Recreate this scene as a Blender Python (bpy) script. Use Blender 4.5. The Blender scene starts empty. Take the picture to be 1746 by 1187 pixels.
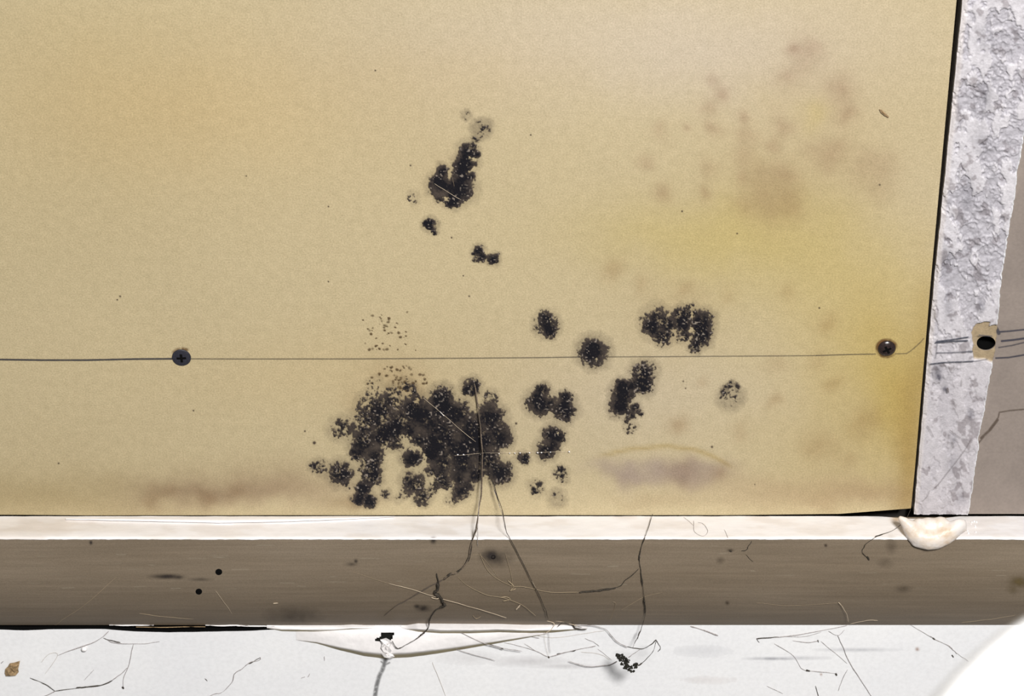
import bpy, bmesh, math, random
import numpy as np
from mathutils import Vector
from bpy_extras.object_utils import world_to_camera_view  # noqa

random.seed(4)
C = bpy.context.scene
COL = C.collection

# ------------------------------------------------------------------ camera, light, exposure
W, H = 1746.0, 1187.0
F = 4700.0                 # focal length in pixels
T = math.radians(32)       # the camera looks down at the wall by this much
D = 1.175                  # distance to the wall along the view axis (0.25 mm per pixel)
ST, CT = math.sin(T), math.cos(T)
KB = 0.0146                 # how far the trim's face curves back at its foot


def ray(px, py):
    a, b = (px - W / 2) / F, (H / 2 - py) / F
    return a, CT + b * ST, -ST + b * CT


def _hit(py, oy, oz, yp=None, zp=None):
    _, ry, rz = ray(0, py)
    t = (yp - oy) / ry if yp is not None else (zp - oz) / rz
    return oy + t * ry, oz + t * rz


# heights are found with the wall point in the middle of the frame at z = 0, then shifted so that the trim's foot is z = 0
_oy, _oz = -D * CT, D * ST
ZT = _hit(880.5, _oy, _oz, yp=0)[1]
TD = -_hit(918.5, _oy, _oz, zp=ZT)[0]
Z0 = -_hit(1066, _oy, _oz, yp=-TD + KB)[1]
ZT += Z0
CAM = (0.0, -D * CT, Z0 + D * ST)

cam_data = bpy.data.cameras.new('camera')
cam = bpy.data.objects.new('camera', cam_data)
COL.objects.link(cam)
cam.location = CAM
cam.rotation_euler = (math.pi / 2 - T, 0, 0)
cam_data.sensor_width = 36
cam_data.lens = F / W * 36
cam_data.clip_start = 0.01
cam_data.dof.use_dof = True
cam_data.dof.focus_distance = D + 0.01
cam_data.dof.aperture_fstop = cam_data.lens / 3.6
C.camera = cam

world = bpy.data.worlds.new('world')
C.world = world
world.use_nodes = True
world.node_tree.nodes['Background'].inputs[0].default_value = (0.93, 0.95, 1.0, 1)
world.node_tree.nodes['Background'].inputs[1].default_value = 0.16


def area(name, loc, target, size, power, color):
    l = bpy.data.lights.new(name, 'AREA')
    l.shape = 'DISK'
    l.size = size
    l.energy = power
    l.color = color
    o = bpy.data.objects.new(name, l)
    COL.objects.link(o)
    o.location = loc
    o.rotation_euler = (Vector(target) - Vector(loc)).to_track_quat('-Z', 'Y').to_euler()
    return o


area('room_lamp', (0.32, -1.34, 1.34), (0.02, 0, 0.08), 0.30, 49.0, (1.0, 0.985, 0.97))

C.view_settings.view_transform = 'Standard'
C.view_settings.look = 'None'
C.view_settings.exposure = 0.0
C.view_settings.gamma = 1.0
C.view_settings.use_curve_mapping = False

# ------------------------------------------------------------------ helpers: pixel -> point on a surface


def prof(z):
    """y of the trim's face at height z: upright, curving back to its foot"""
    zc = ZT * 0.72
    s = np.clip((zc - z) / zc, 0, 1)
    return -TD + KB * s ** 2


def at(px, py, surf='A', lift=0.0):
    """points on: A wall panel, R right wall, T trim face, L trim top, F lower white wall; lift in metres off the surface"""
    px = np.asarray(px, float)
    py = np.asarray(py, float)
    a, b = (px - W / 2) / F, (H / 2 - py) / F
    rx, ry, rz = a, CT + b * ST, -ST + b * CT
    if surf in 'AR':
        y0 = 0.0 if surf == 'A' else RY
        t = (y0 - lift - CAM[1]) / ry
    elif surf == 'L':
        t = (ZT + lift - CAM[2]) / rz
    elif surf == 'F':
        t = (YL - lift - CAM[1]) / ry
    else:
        t = (-TD - CAM[1]) / ry
        for _ in range(12):
            z = CAM[2] + t * rz
            t = (prof(z) - lift - CAM[1]) / ry
    return np.stack([CAM[0] + t * rx, CAM[1] + t * ry, CAM[2] + t * rz], -1)


RY = -0.0004     # the right wall's face
YL = -TD + KB    # the lower wall's face, flush with the trim's foot
NORMAL = {'A': (0, -1, 0), 'R': (0, -1, 0), 'T': (0, -1, 0), 'L': (0, 0, 1), 'F': (0, -1, 0)}

# ------------------------------------------------------------------ noise in numpy


def _h(ix, iy, seed):
    n = (ix.astype(np.int64) * 374761393 + iy.astype(np.int64) * 668265263 + seed * 1442695041) & 0xFFFFFFFF
    n = ((n ^ (n >> 13)) * 1274126177) & 0xFFFFFFFF
    n = ((n ^ (n >> 16)) * 2246822519) & 0xFFFFFFFF
    return ((n ^ (n >> 15)) & 0xFFFFFF) / float(0xFFFFFF)


def vn(x, y, seed=0):
    ix, iy = np.floor(x), np.floor(y)
    fx, fy = x - ix, y - iy
    fx, fy = fx * fx * (3 - 2 * fx), fy * fy * (3 - 2 * fy)
    a, b = _h(ix, iy, seed), _h(ix + 1, iy, seed)
    c, d = _h(ix, iy + 1, seed), _h(ix + 1, iy + 1, seed)
    return (a * (1 - fx) + b * fx) * (1 - fy) + (c * (1 - fx) + d * fx) * fy


def fbm(x, y, scale, octv=4, seed=0, gain=0.55):
    s, amp, tot = 0.0, 1.0, 0.0
    for i in range(octv):
        c, sn = math.cos(0.6 * i + 0.3), math.sin(0.6 * i + 0.3)
        k = 2.0 ** i / scale
        s = s + amp * vn((x * c - y * sn) * k + 17.3 * i, (x * sn + y * c) * k - 9.1 * i, seed + i)
        tot += amp
        amp *= gain
    return s / tot


def sst(a, b, x):
    t = np.clip((x - a) / (b - a), 0, 1)
    return t * t * (3 - 2 * t)


# ------------------------------------------------------------------ helpers: objects and materials


def tag(o, label=None, cat=None, group=None, kind=None):
    if label: o['label'] = label
    if cat: o['category'] = cat
    if group: o['group'] = group
    if kind: o['kind'] = kind
    return o


def link(name, me, mat=None, parent=None):
    o = bpy.data.objects.new(name, me)
    COL.objects.link(o)
    if mat: me.materials.append(mat)
    if parent: o.parent = parent
    return o


def empty(name, loc=(0, 0, 0)):
    o = bpy.data.objects.new(name, None)
    o.empty_display_size = 0.01
    COL.objects.link(o)
    return o


def mesh_obj(name, verts, faces, mat, parent=None, col=None, smooth=True):
    me = bpy.data.meshes.new(name)
    v = np.asarray(verts, np.float32)
    if isinstance(faces, np.ndarray):
        k = faces.shape[1]
        me.vertices.add(len(v))
        me.vertices.foreach_set('co', v.ravel())
        me.loops.add(faces.size)
        me.loops.foreach_set('vertex_index', faces.astype(np.int32).ravel())
        me.polygons.add(len(faces))
        me.polygons.foreach_set('loop_start', np.arange(0, faces.size, k, dtype=np.int32))
        me.update(calc_edges=True)
    else:
        me.from_pydata([tuple(map(float, p)) for p in v], [], faces)
    if col is not None:
        at_ = me.color_attributes.new('col', 'FLOAT_COLOR', 'POINT')
        at_.data.foreach_set('color', np.asarray(col, np.float32).ravel())
    if smooth:
        me.polygons.foreach_set('use_smooth', np.ones(len(me.polygons), bool))
    me.validate()
    me.update()
    return link(name, me, mat, parent)


def bm_obj(name, bm, mat, parent=None, smooth=False):
    me = bpy.data.meshes.new(name)
    bm.normal_update()
    bm.to_mesh(me)
    bm.free()
    if smooth:
        me.polygons.foreach_set('use_smooth', np.ones(len(me.polygons), bool))
    return link(name, me, mat, parent)


def box_obj(name, lo, hi, mat, parent=None, bevel=0.0):
    bm = bmesh.new()
    bmesh.ops.create_cube(bm, size=1)
    for v in bm.verts:
        for i in range(3):
            v.co[i] = lo[i] + (v.co[i] + 0.5) * (hi[i] - lo[i])
    if bevel:
        bmesh.ops.bevel(bm, geom=bm.edges[:], offset=bevel, segments=2, affect='EDGES', profile=0.5)
    return bm_obj(name, bm, mat, parent)


class NT:
    def __init__(s, name):
        s.m = bpy.data.materials.new(name)
        s.m.use_nodes = True
        s.t = s.m.node_tree
        s.b = s.t.nodes['Principled BSDF']
        s.out = s.t.nodes['Material Output']

    def n(s, typ, **kw):
        o = s.t.nodes.new(typ)
        for k, v in kw.items():
            if hasattr(o, k): setattr(o, k, v)
            else: o.inputs[k].default_value = v
        return o

    def l(s, a, b): s.t.links.new(a, b)

    def noise(s, scale, detail=4, rough=0.55, stretch=(1, 1, 1), coord=None):
        tc = s.n('ShaderNodeTexCoord')
        mp = s.n('ShaderNodeMapping')
        mp.inputs['Scale'].default_value = stretch
        s.l(tc.outputs['Object'], mp.inputs[0])
        no = s.n('ShaderNodeTexNoise')
        no.inputs['Scale'].default_value = scale
        no.inputs['Detail'].default_value = detail
        no.inputs['Roughness'].default_value = rough
        s.l(mp.outputs[0], no.inputs['Vector'])
        return no.outputs['Fac']

    def ramp(s, fac, stops):
        r = s.n('ShaderNodeValToRGB')
        el = r.color_ramp.elements
        while len(el) < len(stops): el.new(0.5)
        for e, (p, c) in zip(el, stops):
            e.position = p
            e.color = (*c, 1) if len(c) == 3 else c
        s.l(fac, r.inputs[0])
        return r.outputs[0]

    def mix(s, a, b, fac, mode='MIX'):
        m = s.n('ShaderNodeMix', data_type='RGBA', blend_type=mode)
        for val, sock in ((fac, m.inputs[0]), (a, m.inputs[6]), (b, m.inputs[7])):
            if hasattr(val, 'links'): s.l(val, sock)
            elif isinstance(val, (int, float)): sock.default_value = val
            else: sock.default_value = (*val, 1)
        return m.outputs[2]

    def bump(s, h, strength, dist, prev=None):
        b = s.n('ShaderNodeBump')
        b.inputs['Strength'].default_value = strength
        b.inputs['Distance'].default_value = dist
        s.l(h, b.inputs['Height'])
        if prev is not None: s.l(prev, b.inputs['Normal'])
        return b.outputs[0]

    def done(s, color=None, rough=0.6, normal=None, spec=0.4, metal=0.0):
        if color is not None:
            if hasattr(color, 'links'): s.l(color, s.b.inputs['Base Color'])
            else: s.b.inputs['Base Color'].default_value = (*color, 1)
        if hasattr(rough, 'links'): s.l(rough, s.b.inputs['Roughness'])
        else: s.b.inputs['Roughness'].default_value = rough
        s.b.inputs['Specular IOR Level'].default_value = spec
        s.b.inputs['Metallic'].default_value = metal
        if normal is not None: s.l(normal, s.b.inputs['Normal'])
        return s.m


def attr_col(s):
    a = s.n('ShaderNodeAttribute', attribute_name='col')
    return a.outputs['Color'], a.outputs['Alpha']


G1, G0 = (1, 1, 1), (0, 0, 0)


def mat_panel():
    s = NT('aged_tan_board')
    c, _ = attr_col(s)
    g = s.ramp(s.noise(1500, 4, 0.6), [(0.30, (0.80, 0.80, 0.78)), (0.55, (1.0, 1.0, 1.0)), (0.72, (1.13, 1.12, 1.13))])
    c = s.mix(c, g, 1.0, 'MULTIPLY')
    g2 = s.ramp(s.noise(260, 5, 0.65), [(0.3, (0.93, 0.93, 0.92)), (0.7, (1.05, 1.05, 1.06))])
    c = s.mix(c, g2, 1.0, 'MULTIPLY')
    nb = s.bump(s.noise(1300, 3, 0.6), 0.28, 0.0004)
    nb = s.bump(s.noise(220, 3, 0.5), 0.14, 0.0010, nb)
    return s.done(c, 0.55, nb, 0.35)


def mat_film():
    s = NT('thin_growth_or_mark')
    c, a = attr_col(s)
    s.l(c, s.b.inputs['Base Color'])
    s.b.inputs['Roughness'].default_value = 0.8
    s.b.inputs['Specular IOR Level'].default_value = 0.18
    nb = s.bump(s.noise(1700, 2, 0.6), 0.6, 0.0004)
    s.l(nb, s.b.inputs['Normal'])
    t = s.n('ShaderNodeBsdfTransparent')
    m = s.n('ShaderNodeMixShader')
    s.l(a, m.inputs[0])
    s.l(t.outputs[0], m.inputs[1])
    s.l(s.b.outputs[0], m.inputs[2])
    s.l(m.outputs[0], s.out.inputs[0])
    return s.m


def mat_attr(name, grain=900, lo=0.93, hi=1.05, bump=0.25, dist=0.0004, rough=0.6, spec=0.35, stretch=(1, 1, 1)):
    s = NT(name)
    c, _ = attr_col(s)
    g = s.ramp(s.noise(grain, 4, 0.6, stretch), [(0.3, (lo,) * 3), (0.7, (hi,) * 3)])
    c = s.mix(c, g, 1.0, 'MULTIPLY')
    nb = s.bump(s.noise(grain, 3, 0.6, stretch), bump, dist)
    return s.done(c, rough, nb, spec)


def mat_plain(name, col, rough=0.6, spec=0.35, grain=700, lo=0.9, hi=1.06, bump=0.2, dist=0.0004, stretch=(1, 1, 1), metal=0.0):
    s = NT(name)
    g = s.ramp(s.noise(grain, 4, 0.6, stretch), [(0.3, tuple(lo * k for k in col)), (0.7, tuple(min(1, hi * k) for k in col))])
    nb = s.bump(s.noise(grain, 3, 0.6, stretch), bump, dist)
    return s.done(g, rough, nb, spec, metal)


M_PANEL = mat_panel()
M_FILM = mat_film()
M_STRIP = mat_attr('flaking_whitewash', 1100, 0.88, 1.08, 0.4, 0.0005, 0.5, 0.4)
M_WALLR = mat_attr('grey_brown_wall', 700, 0.93, 1.06, 0.2, 0.0005, 0.65, 0.3)
M_CORE = mat_plain('dark_board_core', (0.10, 0.085, 0.06))
M_BACK = mat_plain('old_wall', (0.05, 0.045, 0.04))
M_WHITE = mat_plain('white_paint', (0.83, 0.80, 0.785), 0.45, 0.4, 300, 0.95, 1.03, 0.12, 0.0006)


def mat_floor():
    s = NT('white_wall_paint')
    c = s.ramp(s.noise(11, 4, 0.6, (1, 1.7, 1)), [(0.30, (0.77, 0.77, 0.78)), (0.65, (0.83, 0.826, 0.822))])
    g = s.ramp(s.noise(500, 4, 0.65), [(0.28, (0.94, 0.94, 0.94)), (0.6, (1.02, 1.02, 1.02))])
    c = s.mix(c, g, 1.0, 'MULTIPLY')
    nb = s.bump(s.noise(60, 3, 0.5), 0.15, 0.0015)
    return s.done(c, 0.45, nb, 0.4)


def mat_trim():
    s = NT('brown_grey_wood')
    c = s.ramp(s.noise(30, 5, 0.6, (0.25, 1, 1.2)), [(0.3, (0.166, 0.127, 0.086)), (0.7, (0.216, 0.171, 0.122))])
    g = s.ramp(s.noise(420, 5, 0.7, (0.035, 1, 1)), [(0.25, (0.84, 0.84, 0.83)), (0.55, (1, 1, 1)), (0.76, (1.16, 1.16, 1.16))])
    c = s.mix(c, g, 1.0, 'MULTIPLY')
    g = s.ramp(s.noise(1500, 3, 0.6), [(0.3, (0.9, 0.9, 0.9)), (0.7, (1.1, 1.1, 1.1))])
    c = s.mix(c, g, 1.0, 'MULTIPLY')
    nb = s.bump(s.noise(420, 4, 0.6, (0.04, 1, 1)), 0.2, 0.0005)
    return s.done(c, 0.55, nb, 0.3)


M_FLOOR, M_TRIM = mat_floor(), mat_trim()
M_SCREW = mat_plain('black_phosphate_steel', (0.018, 0.018, 0.026), 0.5, 0.5, 1500, 0.7, 1.5, 0.2, 0.0002)
M_SCREW2 = mat_plain('rusty_dark_steel', (0.022, 0.014, 0.013), 0.22, 0.5, 900, 0.6, 1.5, 0.3, 0.0003)
M_HOLE = mat_plain('black_hollow', (0.004, 0.004, 0.004), 0.9, 0.05)
M_RUST = mat_plain('rust', (0.12, 0.045, 0.02), 0.9, 0.1)
M_DARKTHREAD = mat_plain('dusty_dark_thread', (0.045, 0.038, 0.03), 0.9, 0.1, 1800, 0.4, 1.8)
M_GREYTHREAD = mat_plain('dusty_grey_thread', (0.30, 0.27, 0.26), 0.9, 0.1, 1800, 0.5, 1.6)
M_PALETHREAD = mat_plain('pale_silk_thread', (0.62, 0.50, 0.36), 0.6, 0.3)
M_FAINT = mat_plain('faint_tan_silk', (0.36, 0.28, 0.18), 0.7, 0.2)
M_CLUMP = mat_plain('black_dirt_crumbs', (0.022, 0.021, 0.017), 0.9, 0.1, 1500, 0.4, 2.0)
M_FLAKE = mat_plain('brown_flake', (0.32, 0.22, 0.12), 0.8, 0.2, 700, 0.6, 1.3, 0.5, 0.0006)
M_FOAM = None
M_CASE = mat_plain('white_plastic', (0.90, 0.90, 0.90), 0.4, 0.4, 50, 0.99, 1.01, 0.02)

# ------------------------------------------------------------------ the setting
wall_back = tag(box_obj('wall_back', (-0.62, 0.016, -0.03), (0.95, 0.04, 0.75), M_BACK), kind='structure')


def grid_faces(nr, nc, flip=False):
    i = np.arange(nr * nc).reshape(nr, nc)
    f = np.stack([i[:-1, :-1], i[1:, :-1], i[1:, 1:], i[:-1, 1:]], -1).reshape(-1, 4)
    return f[:, ::-1].copy() if flip else f


def line_x(y, pts):
    ys = [p[1] for p in pts]
    xs = [p[0] for p in pts]
    r = np.interp(y, ys, xs)
    k0 = (xs[1] - xs[0]) / (ys[1] - ys[0])
    k1 = (xs[-1] - xs[-2]) / (ys[-1] - ys[-2])
    r = np.where(y < ys[0], xs[0] + (y - ys[0]) * k0, r)
    return np.where(y > ys[-1], xs[-1] + (y - ys[-1]) * k1, r)


PANEL_R = [(1631, 0), (1587, 480), (1553.5, 877)]
STRIP_L = [(1640, 0), (1592, 480), (1557.5, 878)]
STRIP_R = [(1782, 0), (1746, 235), (1733, 303), (1720, 398), (1707, 480), (1701, 549), (1698, 575), (1694, 610), (1688, 642),
           (1682, 674), (1672, 731), (1668, 763), (1658, 836), (1651, 878)]

# --- the tan wall panel: face with its stains and broad darker and paler tints, edges
rows = np.concatenate([np.linspace(-1700, -60, 14), np.arange(-10, 860, 5), np.arange(860, 878.1, 3)])
us = np.concatenate([np.linspace(-900, -40, 10), np.arange(-5, 1610, 5), [1614, 1618, 1622, 1626, 1628, 1631]])
PY, U = np.meshgrid(rows, us, indexing='ij')
XR = line_x(PY, PANEL_R)
PX = np.where(U > 0, U * XR / 1631.0, U)
# lower edge follows the ledge: it dips a little at the right corner
bot = np.interp(us, [-900, 60, 160, 1300, 1500, 1631], [877, 878, 879, 878.5, 876.5, 867])
PY = np.where(PY > 800, 800 + (PY - 800) * (bot[None, :] - 800) / (878.0 - 800), PY)
base = np.array([0.475, 0.389, 0.232])
colr = np.tile(base, PX.shape + (1,)) * (0.97 + 0.10 * fbm(PX, PY, 320, 4, 3))[..., None]
wx = PX + 40 * (fbm(PX, PY, 60, 3, 21) - 0.5)
wy = PY + 40 * (fbm(PX, PY, 60, 3, 22) - 0.5)


def stain(x, y, rx, ry, s, tint, power=2.0, tex=0.0, tscale=22):
    global colr
    d = np.sqrt(((wx - x) / rx) ** 2 + ((wy - y) / ry) ** 2)
    g = np.exp(-(d ** power) * 0.9) * s
    if tex:
        g = g * (1 - tex + tex * 2 * fbm(PX, PY, tscale, 3, int(x + y) % 97))
    g = np.clip(g, 0, 1)[..., None]
    colr = colr * (1 - g * (1 - np.array(tint)))


WARM, YEL, OLIVE, GREY, BROWN, PALE = (1.0, 0.94, 0.84), (0.97, 0.93, 0.50), (0.80, 0.72, 0.32), (0.70, 0.66, 0.78), (0.70, 0.60, 0.52), (1.03, 1.05, 1.22)
for a in [(300, 180, 330, 130, 0.9, WARM), (140, 60, 330, 160, 0.6, (0.94, 0.93, 0.88)), (850, 60, 360, 120, 0.8, PALE), (1300, 60, 300, 100, 0.9, PALE),
          (120, 350, 260, 170, 0.6, (0.93, 0.92, 0.88)), (600, 640, 300, 70, 0.4, WARM),
          (1380, 440, 190, 110, 0.42, YEL), (1180, 400, 190, 60, 0.45, YEL), (1490, 600, 110, 150, 0.58, (0.90, 0.82, 0.42)), (1530, 680, 55, 110, 0.6, (0.90, 0.80, 0.38)),
          (1440, 770, 150, 100, 0.5, (0.9, 0.86, 0.7)), (1555, 800, 26, 140, 0.7, (0.72, 0.6, 0.35)), (1575, 600, 22, 150, 0.5, (0.75, 0.66, 0.4)),
          (1550, 380, 90, 110, 0.5, PALE), (1060, 700, 240, 120, 0.4, PALE), (1130, 660, 200, 60, 0.3, PALE),
          (1385, 190, 24, 22, 0.35, YEL), (1200, 130, 160, 70, 0.3, PALE), (780, 120, 200, 60, 0.3, WARM),
          (1400, 210, 160, 170, 0.45, (0.94, 0.90, 0.86)), (1320, 330, 120, 60, 0.4, (0.9, 0.87, 0.76)),
          (60, 850, 260, 45, 0.75, (0.66, 0.62, 0.52)), (330, 840, 110, 26, 0.8, (0.62, 0.55, 0.56)), (480, 842, 110, 24, 0.75, (0.66, 0.58, 0.58)),
          (450, 810, 150, 30, 0.35, (0.74, 0.68, 0.66)), (100, 760, 200, 60, 0.35, (0.86, 0.84, 0.80)), (600, 865, 40, 12, 0.7, (0.6, 0.52, 0.45)),
          (1100, 800, 95, 20, 0.85, (0.74, 0.71, 0.86), 3.0, 0.25), (1190, 806, 60, 22, 0.7, (0.72, 0.68, 0.80), 3.0, 0.25), (1060, 812, 40, 16, 0.6, (0.7, 0.66, 0.75), 2.0, .4),
          (1330, 835, 150, 26, 0.6, (0.78, 0.70, 0.68)), (1480, 850, 90, 22, 0.6, (0.72, 0.62, 0.60)), (1110, 850, 70, 12, 0.4, (0.78, 0.72, 0.66))]:
    stain(*a)
for x, y, r, s in [(1215, 135, 11, .5), (1237, 155, 14, .7), (1217, 187, 15, .55), (1222, 225, 13, .6), (1133, 235, 14, .5), (1176, 225, 6, .7), (1103, 275, 12, .55),
                   (1125, 325, 15, .65), (1210, 288, 15, .5), (1200, 325, 13, .65), (1270, 197, 12, .6), (1272, 232, 18, .55), (1335, 210, 15, .6), (1318, 242, 14, .6),
                   (1270, 270, 18, .5), (1342, 293, 26, .6), (1310, 340, 32, .5), (1265, 305, 14, .6), (1385, 76, 24, .6), (1345, 135, 20, .5), (1372, 112, 20, .35),
                   (1430, 150, 26, .65), (1440, 196, 18, .75), (1425, 262, 26, .6), (1490, 290, 32, .5), (1345, 350, 22, .5), (1395, 245, 18, .3), (1270, 350, 20, .4),
                   (1300, 300, 24, .35), (1360, 75, 10, .6), (1355, 78, 12, .4), (1505, 330, 20, .3),
                   (1412, 553, 18, .5), (1395, 610, 16, .3), (1425, 652, 14, .5), (1315, 690, 12, .6), (1150, 720, 17, .6), (1270, 735, 16, .35), (1400, 760, 26, .4),
                   (1465, 730, 22, .4), (1490, 715, 18, .35), (1198, 660, 9, .45), (1170, 490, 15, .5), (1100, 490, 12, .4), (1045, 460, 18, .5), (1350, 505, 14, .35),
                   (1220, 810, 14, .5), (1160, 805, 20, .45), (1440, 790, 16, .35), (660, 640, 40, .35), (700, 650, 30, .35), (600, 690, 20, .3), (1325, 625, 18, .3),
                   (1150, 540, 60, .25), (760, 300, 45, .15), (1240, 500, 16, .3), (270, 850, 18, .5), (350, 845, 16, .6), (300, 835, 14, .4), (400, 838, 16, .4)]:
    stain(x, y, r, r, s, BROWN if (x < 800 or y > 450) else (0.72, 0.63, 0.62), 2.0, 0.35, 14)
# the brown tide line left by water
tx = np.clip(wx * 0.35 + PX * 0.65, 1000, 1260)
ty = np.interp(tx, [1000, 1035, 1080, 1140, 1185, 1215, 1250], [782, 775, 766, 761, 769, 779, 797]) + 4 * (fbm(PX, PY, 30, 2, 5) - .5)
g = np.exp(-((PY - ty) / 4.0) ** 2) * sst(1005, 1050, PX) * sst(1256, 1235, PX) * 0.6
colr *= 1 - g[..., None] * (1 - np.array((0.74, 0.64, 0.36)))
pos = at(PX, PY, 'A')
pos[..., 1] -= 0.0002 * (fbm(PX, PY, 90, 2, 8) - 0.5)
NR, NC = PX.shape
panel = mesh_obj('wall_panel', pos.reshape(-1, 3), grid_faces(NR, NC, True)[:, ::-1].copy(), M_PANEL, col=np.concatenate([colr, np.ones(PX.shape + (1,))], -1).reshape(-1, 4))
tag(panel, 'large tan wall board spotted with black mold between ledge and plaster strip', 'panel')


def edge_wall(line, depth, inward, name, mat, parent):
    """a side of a board: the line of points pushed back by depth"""
    a = np.asarray(line)
    b = a + np.array([0, depth, 0])
    n = len(a)
    v = np.concatenate([a, b])
    i = np.arange(n - 1)
    f = np.stack([i, i + 1, i + 1 + n, i + n], -1)
    return mesh_obj(name, v, f if not inward else f[:, ::-1].copy(), mat, parent)


edge_wall(np.concatenate([pos[:, -1], pos[-1, ::-1]]), 0.0125, False, 'board_edge', M_CORE, panel)

# --- right wall board and the flaking strip of old paint over it; both open at the drilled hole
HX, HY, HRX, HRY = 1681.0, 584.0, 16.0, 12.2
TORN = [(1655, 565), (1659, 556), (1663, 551), (1672, 548), (1681, 545), (1688, 546.5), (1686, 554), (1693, 551), (1712, 549), (1712, 616), (1698, 615), (1690, 614), (1680, 610.5),
        (1668, 611), (1660, 609), (1657, 594), (1660, 586), (1658, 578)]


def poly_sd(x, y, poly):
    """signed distance to a polygon, negative inside"""
    dmin = np.full(x.shape, 1e9)
    ins = np.zeros(x.shape, bool)
    n = len(poly)
    for i in range(n):
        (x0, y0), (x1, y1) = poly[i], poly[(i + 1) % n]
        ex, ey = x1 - x0, y1 - y0
        t = np.clip(((x - x0) * ex + (y - y0) * ey) / (ex * ex + ey * ey), 0, 1)
        dmin = np.minimum(dmin, np.hypot(x - x0 - t * ex, y - y0 - t * ey))
        cr = ((y0 > y) != (y1 > y)) & (x < ex * (y - y0) / (ey if ey else 1e-9) + x0)
        ins ^= cr
    return np.where(ins, -dmin, dmin)


def hole_snap(X, Y, rx, ry, cell):
    d = np.hypot((X - HX) / rx, (Y - HY) / ry)
    k = (d < 1) & (d > 1 - 1.6 * cell / min(rx, ry)) & (d > 0.05)
    X = np.where(k, HX + (X - HX) / np.maximum(d, 0.05), X)
    Y = np.where(k, HY + (Y - HY) / np.maximum(d, 0.05), Y)
    return X, Y, np.hypot((X - HX) / rx, (Y - HY) / ry) < 0.985


def cut(faces, dead):
    keep = ~dead.reshape(-1)[faces].any(1)
    return faces[keep]


rows = np.concatenate([np.linspace(-1500, -60, 10), np.arange(-20, 540, 20), np.arange(540, 630, 2), np.arange(630, 874, 8), [876.5]])
us = np.concatenate([np.linspace(0, 0.2, 6), np.linspace(0.22, 0.5, 45), np.linspace(0.52, 1, 14), np.linspace(1.2, 6.6, 12)])
PY, U = np.meshgrid(rows, us, indexing='ij')
PX = line_x(PY, STRIP_L) + 2.0 + U * 260.0
PX, PY, dead = hole_snap(PX, PY, HRX, HRY, 2.2)
cw = np.tile(np.array([0.245, 0.204, 0.176]), PX.shape + (1,)) * (0.82 + 0.36 * fbm(PX, PY, 60, 4, 31))[..., None]
pw = at(PX, PY, 'R')
wall_right = mesh_obj('wall_right', pw.reshape(-1, 3), cut(grid_faces(*PX.shape), dead), M_WALLR, col=np.concatenate([cw, np.ones(PX.shape + (1,))], -1).reshape(-1, 4))
tag(wall_right, kind='structure')
edge_wall(np.concatenate([pw[:, 0], pw[-1]])[::1], 0.0150, False, 'board_edge', M_CORE, wall_right)

rows = np.concatenate([np.linspace(-1500, -20, 20), np.arange(-6, 876, 1.5)])
us = np.linspace(0, 1, 96)
PY, U = np.meshgrid(rows, us, indexing='ij')
L_, R_ = line_x(PY, STRIP_L), line_x(PY, STRIP_R)
PY0 = PY
rag = 5.0 * (fbm(PY, PY * 0, 26, 4, 44) - 0.5) + 3.0 * (fbm(PY, PY * 0, 5, 2, 45) - 0.5)
R_ = R_ + rag - np.where((PY > 552) & (PY < 616), 0, 0)
L_ = L_ + 1.6 * (fbm(PY, PY * 0, 14, 3, 46) - 0.5)
PX = L_ + (R_ - L_) * U
PX, PY, dead = hole_snap(PX, PY, HRX, HRY, 1.7)
torn = poly_sd(PX + 3 * (fbm(PX, PY, 9, 3, 51) - .5), PY + 3 * (fbm(PX, PY, 9, 3, 52) - .5), TORN)
tornk = sst(1.0, -1.0, torn)
mid = np.exp(-((U - 0.42) / 0.33) ** 2)
flk = fbm(PX, PY * 0.6, 24, 5, 61, 0.62) + 0.10 * (mid - 0.6)
flk2 = fbm(PX, PY, 9, 4, 62, 0.65)
ridge = 1 - np.abs(2 * fbm(PX, PY, 24, 4, 63, 0.6) - 1)
low = sst(0.0, 1.0, np.clip((700 - PY) / 260, 0, 1))          # the upper part is the more flaked
flaked = sst(0.47, 0.54, flk + 0.22 * (flk2 - 0.5) - 0.03 + 0.04 * low)
cs = np.stack([0.50 + 0.06 * low, 0.470 + 0.065 * low, 0.487 + 0.068 * low], -1)
cs = cs * (1 - (0.08 + 0.20 * low)[..., None] * flaked[..., None] * np.array([1.0, 1.0, 0.92]))
cs = cs * (0.80 + 0.40 * flk2)[..., None]
spot = sst(0.60, 0.70, fbm(PX, PY, 15, 3, 71)) * 0.45
cs = cs * (1 - spot[..., None] * np.array([0.8, 0.85, 0.85]))
for x, y, rx, ry, s in [(1597, 630, 9, 13, .55), (1601, 641, 5, 5, .8), (1672, 520, 6, 9, .5), (1615, 520, 10, 22, .35), (1655, 705, 6, 10, .5), (1625, 748, 6, 9, .4), (1612, 660, 4, 5, .7),
                        (1680, 60, 20, 26, .25), (1680, 160, 14, 30, .3), (1672, 240, 18, 24, .3), (1650, 330, 14, 30, .3), (1612, 440, 12, 30, .35), (1622, 790, 10, 20, .25), (1640, 850, 8, 12, .25)]:
    d = ((PX - x + 10 * (flk - .5)) / rx) ** 2 + ((PY - y + 10 * (flk2 - .5)) / ry) ** 2
    cs = cs * (1 - (np.exp(-d) * s)[..., None] * np.array([1.0, 1.0, 0.95]))
cs = cs * (1 - tornk[..., None]) + tornk[..., None] * np.array([0.36, 0.275, 0.17]) * (0.72 + 0.4 * flk2)[..., None]
edge_u = sst(0.965, 0.99, U) * (1 - tornk)
cs = cs * (1 - edge_u[..., None]) + edge_u[..., None] * np.array([0.68, 0.68, 0.69])
crust = sst(0.09, 0.03, U)
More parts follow.
